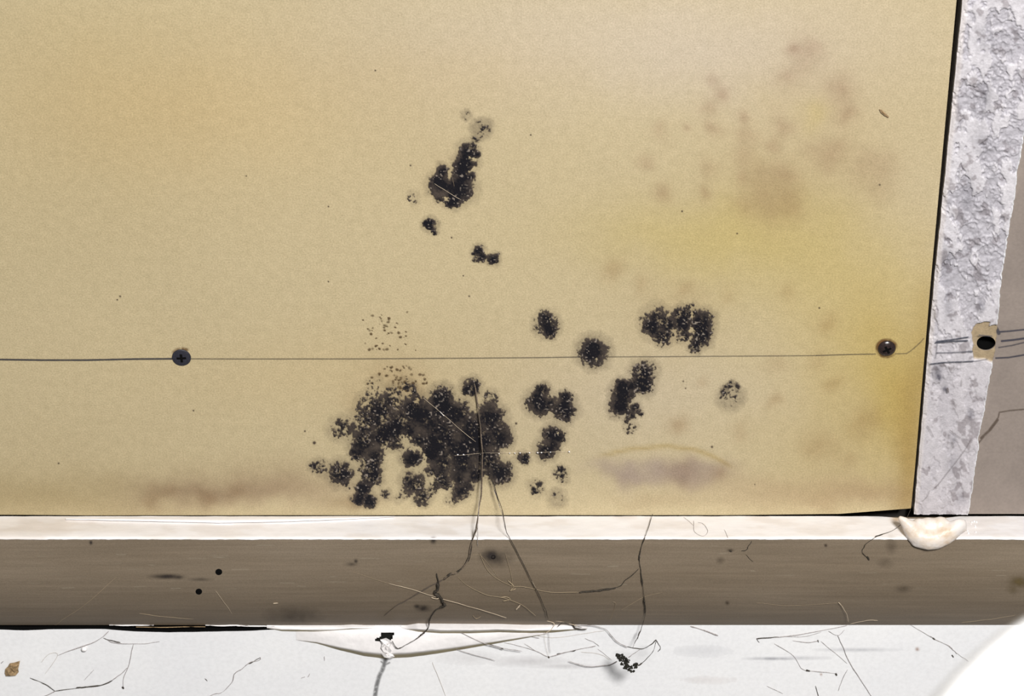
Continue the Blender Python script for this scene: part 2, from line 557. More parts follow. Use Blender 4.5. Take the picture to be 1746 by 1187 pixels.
cs = cs * (1 - 0.7 * crust[..., None]) + 0.7 * crust[..., None] * np.array([0.60, 0.55, 0.53])
ht = 0.0010 + 0.0010 * (1 - flaked) * (0.4 + 0.6 * low) + 0.0010 * (flk2 - .5) * (0.35 + 0.65 * flaked) * (0.25 + low) + 0.0008 * np.clip(ridge - 0.86, 0, 1) * 6 * low * flaked + 0.0004 * edge_u
ht = ht * (1 - tornk) + tornk * (0.00035 + 0.0002 * flk2)
ht = ht * sst(1.0, 0.985, U) + 0.00012 - 0.0005 * sst(0.05, 0.0, U)
ps = at(PX, PY, 'R')
ps[..., 1] -= ht
strip = mesh_obj('plaster_strip', ps.reshape(-1, 3), cut(grid_faces(*PX.shape), dead), M_STRIP, col=np.concatenate([cs, np.ones(PX.shape + (1,))], -1).reshape(-1, 4))
tag(strip, 'upright strip of flaking whitish plaster beside the tan board with a ragged right edge', 'plaster strip')
lf = ps[:, 0]
edge_wall(lf, 0.010, False, 'side_edge', mat_plain('plaster_side', (0.55, 0.50, 0.45), 0.8, 0.2, 900, 0.75, 1.1, 0.4, 0.0006), strip)

# the drilled hole: a round bore going back into the wall
ang = np.linspace(0, 2 * math.pi, 41)[:-1]
ring = at(HX + HRX * np.cos(ang), HY + HRY * np.sin(ang), 'R', 0.0004)
v = np.concatenate([ring, ring + np.array([0, 0.013, 0]), [ring.mean(0) + np.array([0, 0.013, 0])]])
f = [(i, (i + 1) % 40, 40 + (i + 1) % 40, 40 + i) for i in range(40)] + [(40 + i, 40 + (i + 1) % 40, 80) for i in range(40)]
mesh_obj('drill_hole', v, f, M_HOLE, wall_right)['label'] = 'black round drill hole'

# --- trim: brown wooden body with curved face, white painted top
XL, XRR = -0.62, 0.95
zz = np.concatenate([np.linspace(0, ZT * 0.76, 22), [ZT - 0.0006]])
xs = np.linspace(XL, XRR, 60)
profile = [(float(prof(z)) if z > 0 else -TD + KB, z) for z in zz] + [(-TD + 0.0006, ZT), (-0.0006, ZT), (-0.0006, ZT - 0.014), (0.0158, ZT - 0.014), (0.0158, 0.0)]
v = np.array([[x, p[0], p[1]] for x in xs for p in profile])
n = len(profile)
fs = []
for i in range(len(xs) - 1):
    for j in range(n):
        k = (j + 1) % n
        fs.append((i * n + j, (i + 1) * n + j, (i + 1) * n + k, i * n + k))
fs += [tuple(range(n - 1, -1, -1)), tuple((len(xs) - 1) * n + j for j in range(n))]
trim = mesh_obj('trim_1', v, fs, M_TRIM, smooth=False)
tag(trim, kind='structure')

# white paint on the ledge's top, with a slightly uneven front lip
px = np.concatenate([np.linspace(-900, -20, 20), np.arange(0, 1750, 4), np.linspace(1760, 2600, 20)])
lipw = 919.4 + 1.6 * (fbm(px, px * 0, 60, 4, 81) - .5) + 1.2 * (fbm(px, px * 0, 12, 3, 82) - 0.5)
back = np.full_like(px, 882.0)
back = np.where((px > 1490) & (px < 1640), back + 4 * sst(1490, 1545, px) * sst(1640, 1600, px), back)
k = np.linspace(0, 1, 12)
PXg, K = np.meshgrid(px, k, indexing='xy')
PYg = back[None] + (lipw - back)[None] * K
pt = at(PXg, PYg, 'L', 0.0)
pt[..., 2] += 0.0005 + 0.0004 * (fbm(PXg, PYg * 4, 40, 4, 83) - 0.5) - 0.0002 * sst(.9, 1, K)
dn = pt[-1].copy()
dn[:, 2] = ZT - 0.0001 - 0.0003 * fbm(px, px * 0, 9, 3, 84)
dn[:, 1] = np.minimum(dn[:, 1], -TD - 0.0003)
pt = np.concatenate([pt, dn[None]])
cp = np.tile(np.array([0.755, 0.725, 0.71]), pt.shape[:2] + (1,))
PXa = np.concatenate([PXg, PXg[-1:]])
PYa = np.concatenate([PYg, PYg[-1:] + 2])
pat = sst(0.5, 0.68, fbm(PXa, PYa * 5, 70, 4, 85)) * 0.6
cp = cp * (1 - pat[..., None] * np.array([0.13, 0.17, 0.22]))
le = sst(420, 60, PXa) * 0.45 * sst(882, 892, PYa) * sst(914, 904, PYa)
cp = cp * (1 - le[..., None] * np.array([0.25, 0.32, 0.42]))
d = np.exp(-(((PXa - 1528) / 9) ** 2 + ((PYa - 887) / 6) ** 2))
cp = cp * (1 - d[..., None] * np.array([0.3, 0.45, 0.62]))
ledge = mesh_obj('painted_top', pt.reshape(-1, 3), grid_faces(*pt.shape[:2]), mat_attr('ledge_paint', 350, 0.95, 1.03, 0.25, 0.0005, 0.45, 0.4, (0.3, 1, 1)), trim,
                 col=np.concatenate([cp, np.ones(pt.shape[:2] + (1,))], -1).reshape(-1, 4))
ledge['label'] = 'narrow white painted top of the ledge'

# a loose sliver of white paint standing along the panel's foot on the left
px = np.arange(112, 674, 3.0)
top = np.interp(px, [112, 200, 400, 600, 674], [883.0, 881.6, 881, 880, 880.4])
lowp = np.interp(px, [112, 250, 370, 480, 600, 674], [886, 889, 892, 890, 885.5, 881.2]) + 0.8 * (fbm(px, px * 0, 25, 3, 86) - .5)
a = at(px, top, 'A', 0.0009)
b = at(px, (top + lowp) / 2, 'L', 0.0016)
c = at(px, lowp, 'L', 0.0014)
e = at(px, lowp, 'L', 0.0006)
pt = np.stack([a, b, c, e])
mesh_obj('paint_sliver', pt.reshape(-1, 3), grid_faces(*pt.shape[:2]), M_WHITE, trim)

FLOOR_Z = -0.42
# --- lower wall: painted white, with an open joint to the trim at the left
gp = np.concatenate([np.linspace(-1200, -20, 12), np.arange(0, 1750, 6), np.linspace(1760, 3000, 14)])
gy = np.interp(gp, [-1200, 0, 45, 90, 180, 230, 290, 400, 470, 490, 520, 1746, 3000], [1074, 1073.5, 1075, 1073, 1073, 1077, 1078.5, 1076.5, 1074, 1069, 1064.5, 1063.5, 1063])
gy = gy + np.where(gp < 480, 1.3 * (fbm(gp, gp * 0, 40, 3, 91) - .5), 0)
edge = at(gp, gy, 'F')
foot = edge.copy()
foot[:, 2] = FLOOR_Z
lines = []
for t in (0, 0.008, 0.02, 0.05, 0.1, 0.2, 0.5, 1.0):
    lines.append(edge * (1 - t) + foot * t)
pt = np.stack(lines)
wall_lower = mesh_obj('wall_lower', pt.reshape(-1, 3), grid_faces(*pt.shape[:2]), M_FLOOR, smooth=False)
tag(wall_lower, kind='structure')
top = np.stack([edge + np.array([0, 0.0199, 0]), edge])
mesh_obj('wall_top', top.reshape(-1, 3), grid_faces(*top.shape[:2]), M_HOLE, wall_lower, smooth=False)  # top face blacked to paint in the open joint's shade
floor = box_obj('floor', (-0.62, -1.9, FLOOR_Z - 0.03), (0.95, 0.02, FLOOR_Z), mat_plain('grey_floor', (0.16, 0.15, 0.14), 0.7, 0.3, 60))
tag(floor, kind='structure')

# ------------------------------------------------------------------ thin films: mold, stains, pencil marks


def film(name, x0, y0, x1, y1, fn, surf='A', step=1.25, thick=0.00035, base=0.00008, parent=None, mat=None):
    """a thin crust on a surface: fn(px, py) gives its cover 0..1 and its colour; bare cells are left out"""
    X, Y = np.meshgrid(np.arange(x0, x1 + step, step), np.arange(y0, y1 + step, step), indexing='xy')
    c, rgb = fn(X, Y)
    c = np.clip(c, 0, 1)
    border = sst(0, 4, np.minimum(np.minimum(X - x0, x1 - X), np.minimum(Y - y0, y1 - Y)))
    c = c * border
    p = at(X, Y, surf, 0.0)
    p = p + (base + thick * sst(0.2, 1.0, c))[..., None] * np.array(NORMAL[surf])
    f = grid_faces(*X.shape)
    keep = (c.reshape(-1)[f] > 0.045).any(1)
    f = f[keep]
    used = np.unique(f)
    remap = np.full(X.size, -1)
    remap[used] = np.arange(len(used))
    col = np.concatenate([np.broadcast_to(rgb, X.shape + (3,)), c[..., None]], -1).reshape(-1, 4)[used]
    return mesh_obj(name, p.reshape(-1, 3)[used], remap[f], mat or M_FILM, parent, col=col)


def mold_fn(blobs, holes=(), seed=0, grain=3.6, rough=1.9, halo=0.27, spread=1.0):
    def fn(X, Y):
        w1 = fbm(X, Y, 13, 3, seed + 1) - .5
        w2 = fbm(X, Y, 13, 3, seed + 2) - .5
        f1 = fbm(X, Y, 3.5, 2, seed + 3) - .5
        f2 = fbm(X, Y, 3.5, 2, seed + 4) - .5
        Xw, Yw = X + 9 * w1 + 5 * f1, Y + 9 * w2 + 5 * f2
        rest = np.ones_like(X)
        core = np.zeros_like(X)
        hal = np.zeros_like(X)
        for (x, y, r, s) in blobs:
            near = (np.abs(X - x) < 2 * r + 12) & (np.abs(Y - y) < 2 * r + 12)
            if not near.any():
                continue
            d = np.hypot(Xw - x, (Yw - y) * 1.04) / (r * spread)
            rest = rest * (1 - np.clip(s * 0.80 * sst(1.34, 0.66, d), 0, 0.96))
            core = core + s * sst(1.05, 0.1, d)
            hal = np.maximum(hal, min(1, s) * sst(1.85, 0.8, d))
        dens = 1 - rest
        dens = np.minimum(dens, 0.97)
        for h in holes:
            x, y, rx, ry = h
            d = np.hypot((Xw + 5 * f1 - x) / rx, (Yw + 5 * f2 - y) / ry)
            k = 0.22 + 0.78 * sst(0.4, 1.35, d)
            dens, core, hal = dens * k, core * k, hal * (0.35 + 0.65 * k)
        n1 = fbm(X, Y, grain, 3, seed + 5, 0.65)
        n2 = fbm(X, Y, grain * 3.0, 3, seed + 9, 0.6)
        k = dens * 1.25 + rough * (n1 - .5) + 0.75 * (n2 - .5)
        cov = sst(0.44, 0.76, k) * sst(0.03, 0.22, dens)
        thin = sst(0.15, 0.8, dens) * (0.25 + 0.5 * sst(0.2, 0.55, k))
        c = np.maximum(np.maximum(cov * 0.97, thin), halo * hal * (0.5 + n1))
        n3 = fbm(X, Y, 15, 3, seed + 13)
        n4 = fbm(X, Y, 2.6, 2, seed + 17)
        t = cov * np.clip(0.30 + 0.45 * np.clip(core, 0, 1.2) + 0.55 * (n3 - .35), 0, 1)
        t = np.clip(t * (0.70 + 0.6 * n4) * 1.1, 0, 1)
        dark = np.array([0.0060, 0.0055, 0.0085])
        brown = np.array([0.110, 0.084, 0.064])
        rgb = brown + (dark - brown) * (np.clip(t * 1.25, 0, 1) ** 0.8)[..., None]
        tan_fleck = sst(0.74, 0.92, vn(X / 2.6, Y / 2.6, seed + 30)) * 0.8 * cov * sst(.42, .56, n3)  # flecks of tan board colour showing through the crust
        rgb = rgb + tan_fleck[..., None] * np.array([0.30, 0.25, 0.20])
        return c, rgb
    return fn


def mold(label, blobs, holes=(), seed=0, group=None, cat='mold', name='mold_patch', **kw):
    m = 1.9
    x0 = min(b[0] - b[2] * m for b in blobs) - 8
    x1 = max(b[0] + b[2] * m for b in blobs) + 8
    y0 = min(b[1] - b[2] * m for b in blobs) - 8
    y1 = min(876.0, max(b[1] + b[2] * m for b in blobs) + 8)
    o = film(name, x0, y0, x1, y1, mold_fn(blobs, holes, seed, **kw), step=1.0)
    return tag(o, label, cat, group)


big = [(674, 729, 17, .95), (716, 749, 15, .85), (732, 776, 13, .95), (733, 802, 11, .75), (743, 824, 10, .65), (650, 738, 18, .8), (676, 757, 12, .75), (678, 742, 10, .8), (700, 738, 14, .9), (640, 790, 13, .6), (690, 842, 9, .5), (800, 826, 14, .7),
       (753, 676, 19, 1.1), (803, 661, 16, 1.0), (753, 693, 22, 1.1), (710, 696, 26, .95), (669, 676, 18, .6), (628, 689, 20, .42), (639, 655, 13, .32), (583, 732, 20, .62), (621, 722, 26, .66), (650, 690, 20, .5), (664, 735, 16, .5),
       (652, 711, 27, .62), (621, 757, 24, .9), (655, 750, 17, .6), (690, 718, 28, .72), (727, 716, 28, 1.0), (778, 706, 26, 1.05), (834, 711, 25, 1.1), (851, 744, 22, 1.1), (803, 737, 30, 1.1),
       (753, 742, 30, 1.05), (740, 764, 22, 1.0), (785, 767, 26, 1.05), (818, 757, 25, 1.05), (702, 781, 17, 1.15), (753, 788, 23, .92), (791, 790, 26, 1.0), (830, 782, 22, .9), (851, 805, 22, 1.15),
       (811, 810, 14, .95), (753, 812, 15, .8), (780, 815, 16, .9), (785, 838, 15, .85), (770, 853, 10, .5), (760, 825, 10, .6), (705, 823, 20, .86), (720, 848, 14, .85), (737, 835, 10, .6),
       (581, 807, 21, .9), (545, 795, 13, .62), (533, 796, 8, .5), (631, 795, 20, .72), (634, 815, 17, .78), (619, 832, 13, 1.25), (611, 850, 11, 1.35), (630, 853, 12, 1.35), (659, 843, 9, .6),
       (590, 828, 9, .45), (835, 680, 14, .6), (690, 655, 10, .5), (700, 664, 12, .7), (610, 772, 14, .9), (640, 775, 14, .85), (680, 850, 8, .45)]
mold('largest black mold cluster spreading above the ledge under the pencil line', big,
     [(692, 747, 10, 7), (662, 782, 10, 8), (662, 808, 8, 18), (641, 833, 9, 6), (707, 764, 13, 3), (724, 783, 3, 14), (696, 670, 8, 6), (712, 802, 8, 4), (737, 818, 5, 12), (672, 805, 7, 14), (596, 780, 10, 4), (712, 683, 5, 4), (828, 837, 12, 7)], 100)
mold('tall black double mold blotch high above the pencil line', [(779, 319, 24, 1.25), (750, 314, 17, 1.2), (755, 291, 10, .95), (796, 274, 16, 1.1), (798, 256, 15, .8), (789, 284, 15, 1.0), (812, 263, 6, 1.1),
     (804, 301, 7, .9), (772, 340, 13, 1.1), (748, 337, 8, .55), (790, 300, 12, 1.0)], [(806, 271, 8, 5), (804, 290, 9, 5), (767, 298, 3.5, 12), (760, 337, 8, 4)], 150, rough=1.0, halo=0.2, spread=1.16)
mold('faint brown mold smudge at the top above the tall black blotch', [(822, 219, 15, .33), (822, 219, 5, .5), (812, 236, 6, .38), (795, 196, 8, .22)], (), 160, halo=0.85)
mold('small black ragged mold spot beneath the tall blotch', [(733, 383, 12, .98), (741, 396, 6, .8), (728, 378, 8, .9)], [(735, 395, 3, 3)], 170, grain=4.5)
mold('pale little mold speck left of the tall blotch', [(705, 337, 10, .4)], (), 175)
mold('pair of small touching mold dots in the middle of the board', [(817, 428, 11, .75), (822, 438, 9, .95), (841, 441, 10, 1.0), (812, 440, 6, .6)], [(832, 430, 5, 4)], 180, grain=4.2)
mold('round peppery mold spot above the pencil line left of the round black one', [(932, 553, 18, .80), (930, 543, 11, .85), (936, 565, 11, .95)], [(937, 545, 3, 4)], 190, spread=1.08, rough=2.3)
mold('round black mold spot sitting on the pencil line', [(1012, 600, 23, 1.05), (1011, 594, 14, 1.2)], [(1017, 615, 2.5, 3)], 200, spread=1.08, rough=1.6)
mold('broad speckled double mold patch on the right above the pencil line', [(1122, 551, 26, .62), (1110, 558, 14, .75), (1130, 574, 15, .80), (1120, 534, 12, .55), (1163, 540, 16, .9), (1165, 554, 12, .85), (1196, 549, 20, 1.15),
     (1196, 573, 18, 1.15), (1163, 568, 13, .72), (1186, 591, 11, .75), (1180, 530, 12, .65), (1138, 552, 14, .65)], [(1181, 563, 6, 7), (1180, 540, 4, 5)], 210, spread=1.05, rough=2.4)
mold('long leaning mold patch below the pencil line', [(1097, 636, 19, .88), (1095, 657, 17, .84), (1062, 672, 18, 1.1), (1057, 692, 17, 1.3), (1085, 697, 9, 1.0), (1075, 708, 8, 1.0), (1062, 659, 12, 1.1), (1078, 655, 12, .85),
     (1075, 730, 9, .5), (1094, 705, 5, .7), (1068, 716, 6, .5)], [(1087, 680, 8, 5)], 220, spread=1.08, rough=2.2)
mold('pair of joined black mold spots right of the largest cluster', [(921, 687, 20, 1.15), (924, 665, 11, .95), (961, 697, 19, 1.12), (963, 678, 11, .85), (940, 685, 9, .7)], [(943, 675, 4, 4)], 230, spread=1.1, rough=1.9)
mold('black mold patch under the joined pair', [(943, 743, 16, 1.1), (931, 768, 15, 1.05), (945, 760, 10, .9), (957, 748, 9, .7)], [(952, 737, 3, 3)], 240, spread=1.1)
mold('tiny dark mold dot beside the right edge of the largest cluster', [(893, 781, 11, .88)], (), 250)
mold('faint speckled mold trace low down right of the largest cluster', [(914, 832, 14, .55), (910, 838, 6, .75), (920, 824, 6, .6)], (), 260)
mold('faint mold fleck column directly below the black patch of the pair', [(955, 805, 12, .58), (957, 797, 5, .8), (962, 818, 8, .55)], (), 265)
mold('ghostly grey mold smear just above the ledge', [(950, 850, 14, .26)], (), 267, halo=0.8)
mold('pale grey mold ring with a dark upper rim on the right', [(1246, 677, 19, .30), (1232, 668, 5, .80), (1238, 659, 5, .75), (1247, 656, 5, .7), (1257, 659, 5, .72), (1231, 676, 4, .6)], (), 270, halo=0.7)


def specks(region, n, seed, r0=0.7, r1=2.2):
    rnd = random.Random(seed)
    x0, y0, x1, y1 = region
    pts = [(rnd.triangular(x0 + 5, x1 - 5), rnd.uniform(y0 + 5, y1 - 5), rnd.uniform(r0, r1) ** 1.0, rnd.uniform(.4, 1)) for _ in range(n)]

    def fn(X, Y):
        c = np.zeros_like(X)
        wx, wy = X + 3 * (fbm(X, Y, 4, 2, seed) - .5), Y + 3 * (fbm(X, Y, 4, 2, seed + 1) - .5)
        for x, y, r, s in pts:
            c = np.maximum(c, s * sst(1.5, 0.5, np.hypot((wx - x) / 1.3, wy - y) / r))
        return c, np.array([0.10, 0.062, 0.028])
    return fn


for reg, n, sd, lab in [((600, 525, 715, 604), 46, 301, 'scatter of tiny brown mold specks just above the pencil line'),
                        ((620, 618, 745, 672), 60, 302, 'scatter of tiny brown mold specks along the top of the largest cluster')]:
    tag(film('mold_specks', *reg, specks(reg, n, sd), thick=0.0002), lab, 'mold', kind='stuff')


def stroke_fn(lines, col, soft=0.5, grain=0.0, seed=0, gs=6):
    """lines: list of (points, width px, strength)"""
    def fn(X, Y):
        c = np.zeros_like(X)
        for pts, w, s in lines:
            for (x0, y0), (x1, y1) in zip(pts[:-1], pts[1:]):
                ex, ey = x1 - x0, y1 - y0
                t = np.clip(((X - x0) * ex + (Y - y0) * ey) / (ex * ex + ey * ey + 1e-9), 0, 1)
                d = np.hypot(X - x0 - t * ex, Y - y0 - t * ey)
                c = np.maximum(c, s * sst(w / 2 + soft, w / 2 - soft, d))
        if grain:
            c = c * np.clip(1 - grain + 2 * grain * fbm(X, Y, gs, 3, seed), 0, 1)
        return c, np.array(col)
    return fn


def strokes(name, lines, col, surf, parent, soft=0.6, grain=0.0, step=1.0, seed=0, label=None, thick=0.00004, base=0.00008, gs=6):
    xs_ = [p[0] for l in lines for p in l[0]]
    ys_ = [p[1] for l in lines for p in l[0]]
    w = max(l[1] for l in lines) + 5
    o = film(name, min(xs_) - w, min(ys_) - w, max(xs_) + w, max(ys_) + w, stroke_fn(lines, col, soft, grain, seed, gs), surf, step, thick, base, parent)
    if label: o['label'] = label
    return o


# pencil line across the board
PEN = (0.035, 0.035, 0.045)
pl = [([(-800, 606), (-300, 609.5), (0, 613.0), (70, 614.0), (150, 614.0), (230, 612.2), (294, 611.8)], 2.5, .95),
      ([(294, 611.8), (420, 612.2), (600, 612.0), (760, 611.0), (900, 610.0), (1000, 608.6)], 1.2, .85),
      ([(1000, 608.6), (1120, 608.2), (1250, 607.2), (1330, 606.8), (1392, 606.2)], 1.1, .75), ([(1392, 606.2), (1450, 604.4), (1493, 603.6)], 1.2, .85),
      ([(1527, 603.2), (1546, 602.8), (1553, 598), (1562, 590.5), (1570, 583), (1575, 577)], 1.0, .75)]
for i, l in enumerate(pl):
    strokes('pencil_line', [l], PEN if i == 0 else (0.07, 0.06, 0.05), 'A', panel, 0.75, 0.25, 1.0, 310 + i)
# pencil lines over the strip and on to the right wall
strokes('pencil_marks', [([(1596, 576), (1620, 573), (1649, 568.5)], 2.2, .9), ([(1594, 578), (1620, 575.5), (1648, 574.5)], 2.4, .9), ([(1596, 595.3), (1630, 594.5), (1653, 593)], 1.8, .7),
                         ([(1650, 593), (1656, 593)], 3, .8), ([(1585, 614.5), (1610, 611.5), (1640, 610.5), (1658, 609.5)], 2.0, .9), ([(1597, 573), (1596, 590), (1594, 604)], 1.3, .6),
                         ([(1668, 565.3), (1689, 567)], 2.2, .75), ([(1660, 609.5), (1682, 606)], 1.4, .6)], (0.05, 0.055, 0.075), 'R', strip, 0.7, 0.3, 0.9, 330, 'dark ruled pencil marks', base=0.0030)
strokes('pencil_marks', [([(1701, 566), (1722, 564.5), (1750, 561.5), (1830, 556)], 2.4, .8), ([(1708, 581.5), (1728, 579.5), (1752, 576), (1840, 571)], 3.0, .8), ([(1703, 592.5), (1725, 589), (1752, 582.5), (1810, 575)], 2.0, .6),
                         ([(1698, 610.5), (1720, 609.5), (1752, 604), (1845, 600)], 2.4, .75), ([(1699, 560), (1703, 568)], 6, .6)], (0.05, 0.05, 0.07), 'R', wall_right, 0.8, 0.3, 1.0, 340, 'dark ruled pencil marks', base=0.0001)
strokes('dust_lines', [([(1655, 742), (1646, 758), (1630, 780), (1614, 800), (1600, 818), (1590, 828)], 1.3, .45), ([(1618, 727), (1628, 735), (1636, 740)], 1.2, .55), ([(1580, 720), (1587, 732), (1590, 738)], 1.5, .5), ([(1614, 656), (1615, 662)], 3, .8),
                      ([(1638, 642), (1638, 652)], 1.2, .5), ([(1572, 848), (1580, 840), (1584, 830)], 1.2, .4), ([(1622, 748), (1625, 756)], 2, .5)], (0.10, 0.08, 0.075), 'R', strip, 0.8, 0.4, 1.0, 346, base=0.0030)
# dark hairline crack and dirt on the right wall
strokes('crack', [([(1655, 770), (1675, 748), (1690, 728), (1702, 712), (1704, 703), (1722, 700), (1746, 698), (1800, 690)], 2.0, .6), ([(1673, 747), (1688, 733), (1701, 716)], 4, .6)], (0.10, 0.07, 0.05), 'R', wall_right, 1.0, 0.4, 1.0, 345)

# ------------------------------------------------------------------ marks on the trim face and on the floor


def smudge(name, surf, parent, spots, col, seed=0, label=None, rough=0.5, step=1.5, thick=0.0):
    x0 = min(s[0] - 2.4 * s[2] for s in spots) - 6
    x1 = max(s[0] + 2.4 * s[2] for s in spots) + 6
    y0 = min(s[1] - 2.4 * s[3] for s in spots) - 6
    y1 = max(s[1] + 2.4 * s[3] for s in spots) + 6

    def fn(X, Y):
        c = np.zeros_like(X)
        for x, y, rx, ry, s in spots:
            c = np.maximum(c, s * np.exp(-(((X - x) / rx) ** 2 + ((Y - y) / ry) ** 2)))
        return c * np.clip(1 + rough * 2 * (fbm(X, Y, 9, 3, seed) - .5), 0, 2), np.array(col)
    o = film(name, x0, y0, x1, y1, fn, surf, step, thick, 0.0001, parent)
    if label: o['label'] = label
    return o


DK = (0.035, 0.028, 0.025)
smudge('stain', 'T', trim, [(285, 983, 22, 3.2, .75), (303, 984, 10, 3, .6), (342, 988, 18, 2.5, .3)], DK, 401)
smudge('stain', 'T', trim, [(838, 948, 14, 9, .8), (846, 952, 20, 12, .45), (862, 950, 14, 14, .2)], DK, 402, 'dark smudge around a nail hole')
smudge('stain', 'T', trim, [(722, 1037, 9, 4.5, .8), (712, 1034, 5, 3, .7)], DK, 403)
smudge('stain', 'T', trim, [(1738, 993, 14, 9, .6), (1728, 1004, 10, 8, .3)], (0.14, 0.10, 0.04), 404)
smudge('stain', 'T', trim, [(1245, 938, 5, 2, .7), (1228, 955, 6, 5, .3), (1540, 1004, 12, 5, .3), (1408, 930, 2.2, 2, .9), (1240, 1028, 3, 3, .5), (1520, 930, 8, 14, .25), (1510, 960, 12, 8, .2)], (0.07, 0.05, 0.035), 405)
smudge('stain', 'T', trim, [(739, 921, 4, 5, .9), (155, 925, 2.2, 3, .9), (607, 957, 2.5, 3, .85), (600, 962, 10, 3, .3), (500, 1050, 40, 14, .25)], DK, 406)
rnd = random.Random(12)
sc = []
for _ in range(46):
    x, y = rnd.uniform(0, 1740), rnd.uniform(926, 1010)
    L = rnd.uniform(6, 34)
    sc.append(([(x, y), (x + L, y + rnd.uniform(-1, 1))], rnd.uniform(.8, 1.5), rnd.uniform(.12, .4)))
for i in range(0, 46, 12):
    strokes('scratch', sc[i:i + 12], (0.50, 0.43, 0.32), 'T', trim, 0.6, 0.5, 1.2, 420 + i, base=0.00006)['kind'] = 'stuff'


def nail_hole(x, y, r):
    ang = np.linspace(0, 2 * math.pi, 13)[:-1]
    a = at(x + r * np.cos(ang), y + r * 0.9 * np.sin(ang), 'T', 0.00012)
    b = at(x + r * 1.3 * np.cos(ang), y + r * 1.2 * np.sin(ang), 'T', 0.00002)
    c = at(x, y, 'T', -0.002)
    v = np.concatenate([b, a, c[None]])
    f = [(i, (i + 1) % 12, 12 + (i + 1) % 12, 12 + i) for i in range(12)] + [(12 + i, 12 + (i + 1) % 12, 24) for i in range(12)]
    # a small dark cone sunk in a collar; its mouth stands proud of the wood like a burr
    v[24] = at(x, y, 'T', 0.00005)
    return mesh_obj('nail_hole', v, f, M_HOLE, trim)


nail_hole(373, 975.5, 4.6)
nail_hole(339, 1009, 4.4)
nail_hole(841, 950, 3.4)

smudge('stain', 'F', wall_lower, [(900, 1128, 60, 8, .22), (960, 1136, 50, 4, .22), (800, 1122, 60, 12, .12)], (0.45, 0.42, 0.42), 431, rough=.3)
smudge('stain', 'F', wall_lower, [(1320, 1123, 38, 2.2, .45), (1370, 1122, 40, 3, .2), (1460, 1108, 60, 3, .25), (1200, 1110, 60, 12, .1)], (0.35, 0.35, 0.38), 432, rough=.4)
smudge('stain', 'F', wall_lower, [(1564, 1107, 3, 3, .5), (1400, 1150, 2, 2, .4), (1210, 1160, 60, 8, .08)], (0.4, 0.25, 0.18), 433)
# crack in the floor paint running out of the blister
strokes('crack', [([(657, 1126), (653, 1140), (647, 1152), (642, 1170), (639, 1190), (636, 1215), (640, 1250), (634, 1300)], 6.5, .62), ([(650, 1128), (656, 1134), (664, 1130)], 1.4, .8)], (0.10, 0.10, 0.10), 'F', wall_lower, 2.2, 0.95, 0.8, 440,
        'grey gritty crack', gs=3.5)
strokes('crack', [([(618, 1068.5), (560, 1066), (500, 1066.5), (470, 1070)], 1.4, .8), ([(680, 1068.5), (735, 1066.5), (800, 1066)], 1.0, .8)], (0.03, 0.03, 0.03), 'F', wall_lower, 0.6, 0.35, 0.8, 441)

# ------------------------------------------------------------------ paint blister along the trim's foot


def blister(name, pts, seed, parent, hole=None, lift=0.0012, label=None, sag=0.7):
    """a sheet of lifted paint: from the trim's foot to a lip that slopes down and back to the wall.
    pts: (px, lip py, back py, lip height mm, spare)"""
    P = np.array(pts, float)
    px = np.arange(P[0, 0], P[-1, 0] + .1, 2.5)
    lip, bk, hh, rr = (np.interp(px, P[:, 0], P[:, i]) for i in (1, 2, 3, 4))
    hh = hh * 1.5
    lip = lip + 1.2 * (fbm(px, px * 0, 40, 3, seed) - .5) - hh * 4.86
    bk = np.minimum(bk, lip - 1)
    ns, na = 22, 10
    rows_, cols_ = [], []
    back3, lip3 = at(px, bk, 'F'), at(px, lip, 'F')
    for k in np.linspace(0, 1, ns):
        q = back3 * (1 - k) + lip3 * k
        h = hh * (1 - (1 - k) ** 2) ** 0.5 * 0.001 + 0.0001
        h = h + 0.0006 * (fbm(px, px * 0 + k * 50, 30, 3, seed + 1) - .5) * min(1, k * 2) * np.minimum(1, hh / 2)
        q = q.copy()
        q[:, 1] = YL - h
        rows_.append(q)
        cols_.append(np.tile([0.80, 0.77, 0.755, 1], (len(px), 1)) * (0.94 + 0.1 * fbm(px, px * 0 + k * 60, 40, 3, seed + 2))[:, None])
    for a in np.linspace(0, 1, na)[1:]:
        q = lip3.copy()
        q[:, 2] -= hh * 0.00143 * a
        q[:, 1] = YL - hh * 0.001 * (1 - a ** 1.08) - 0.0001
        rows_.append(q)
        kk = float(sst(0.0, 0.45, a))
        dirt = 0.75 + 0.5 * fbm(px, px * 0 + a * 9, 22, 3, seed + 6)[:, None]  # mottles the lip's olive: part stain, part painted shade of its underside
        c0 = np.array([0.78, 0.75, 0.735]) * (1 - kk) + np.array([0.34, 0.275, 0.13]) * kk * dirt
        cols_.append(np.concatenate([np.broadcast_to(c0, (len(px), 3)), np.ones((len(px), 1))], 1))
    pt = np.stack(rows_)
    cc = np.stack(cols_)
    f = grid_faces(*pt.shape[:2])
    if hole is not None:
        yy = np.concatenate([np.linspace(0, 1, ns), np.full(na - 1, 2.0)])
        pyy = bk[None] * (1 - yy[:, None]) + lip[None] * yy[:, None]
        # where the sheet appears once lifted
        pyy = pyy + (YL - pt[..., 1]) * ST / 0.00025
        sd = poly_sd(np.broadcast_to(px, pyy.shape), pyy, hole)
        f = cut(f, sd < 0)
    o = mesh_obj(name, pt.reshape(-1, 3), f, mat_attr('blistered_paint', 500, 0.95, 1.03, 0.2, 0.0005, 0.5, 0.35), parent, col=cc.reshape(-1, 4))
    if label: o['label'] = label
    return o


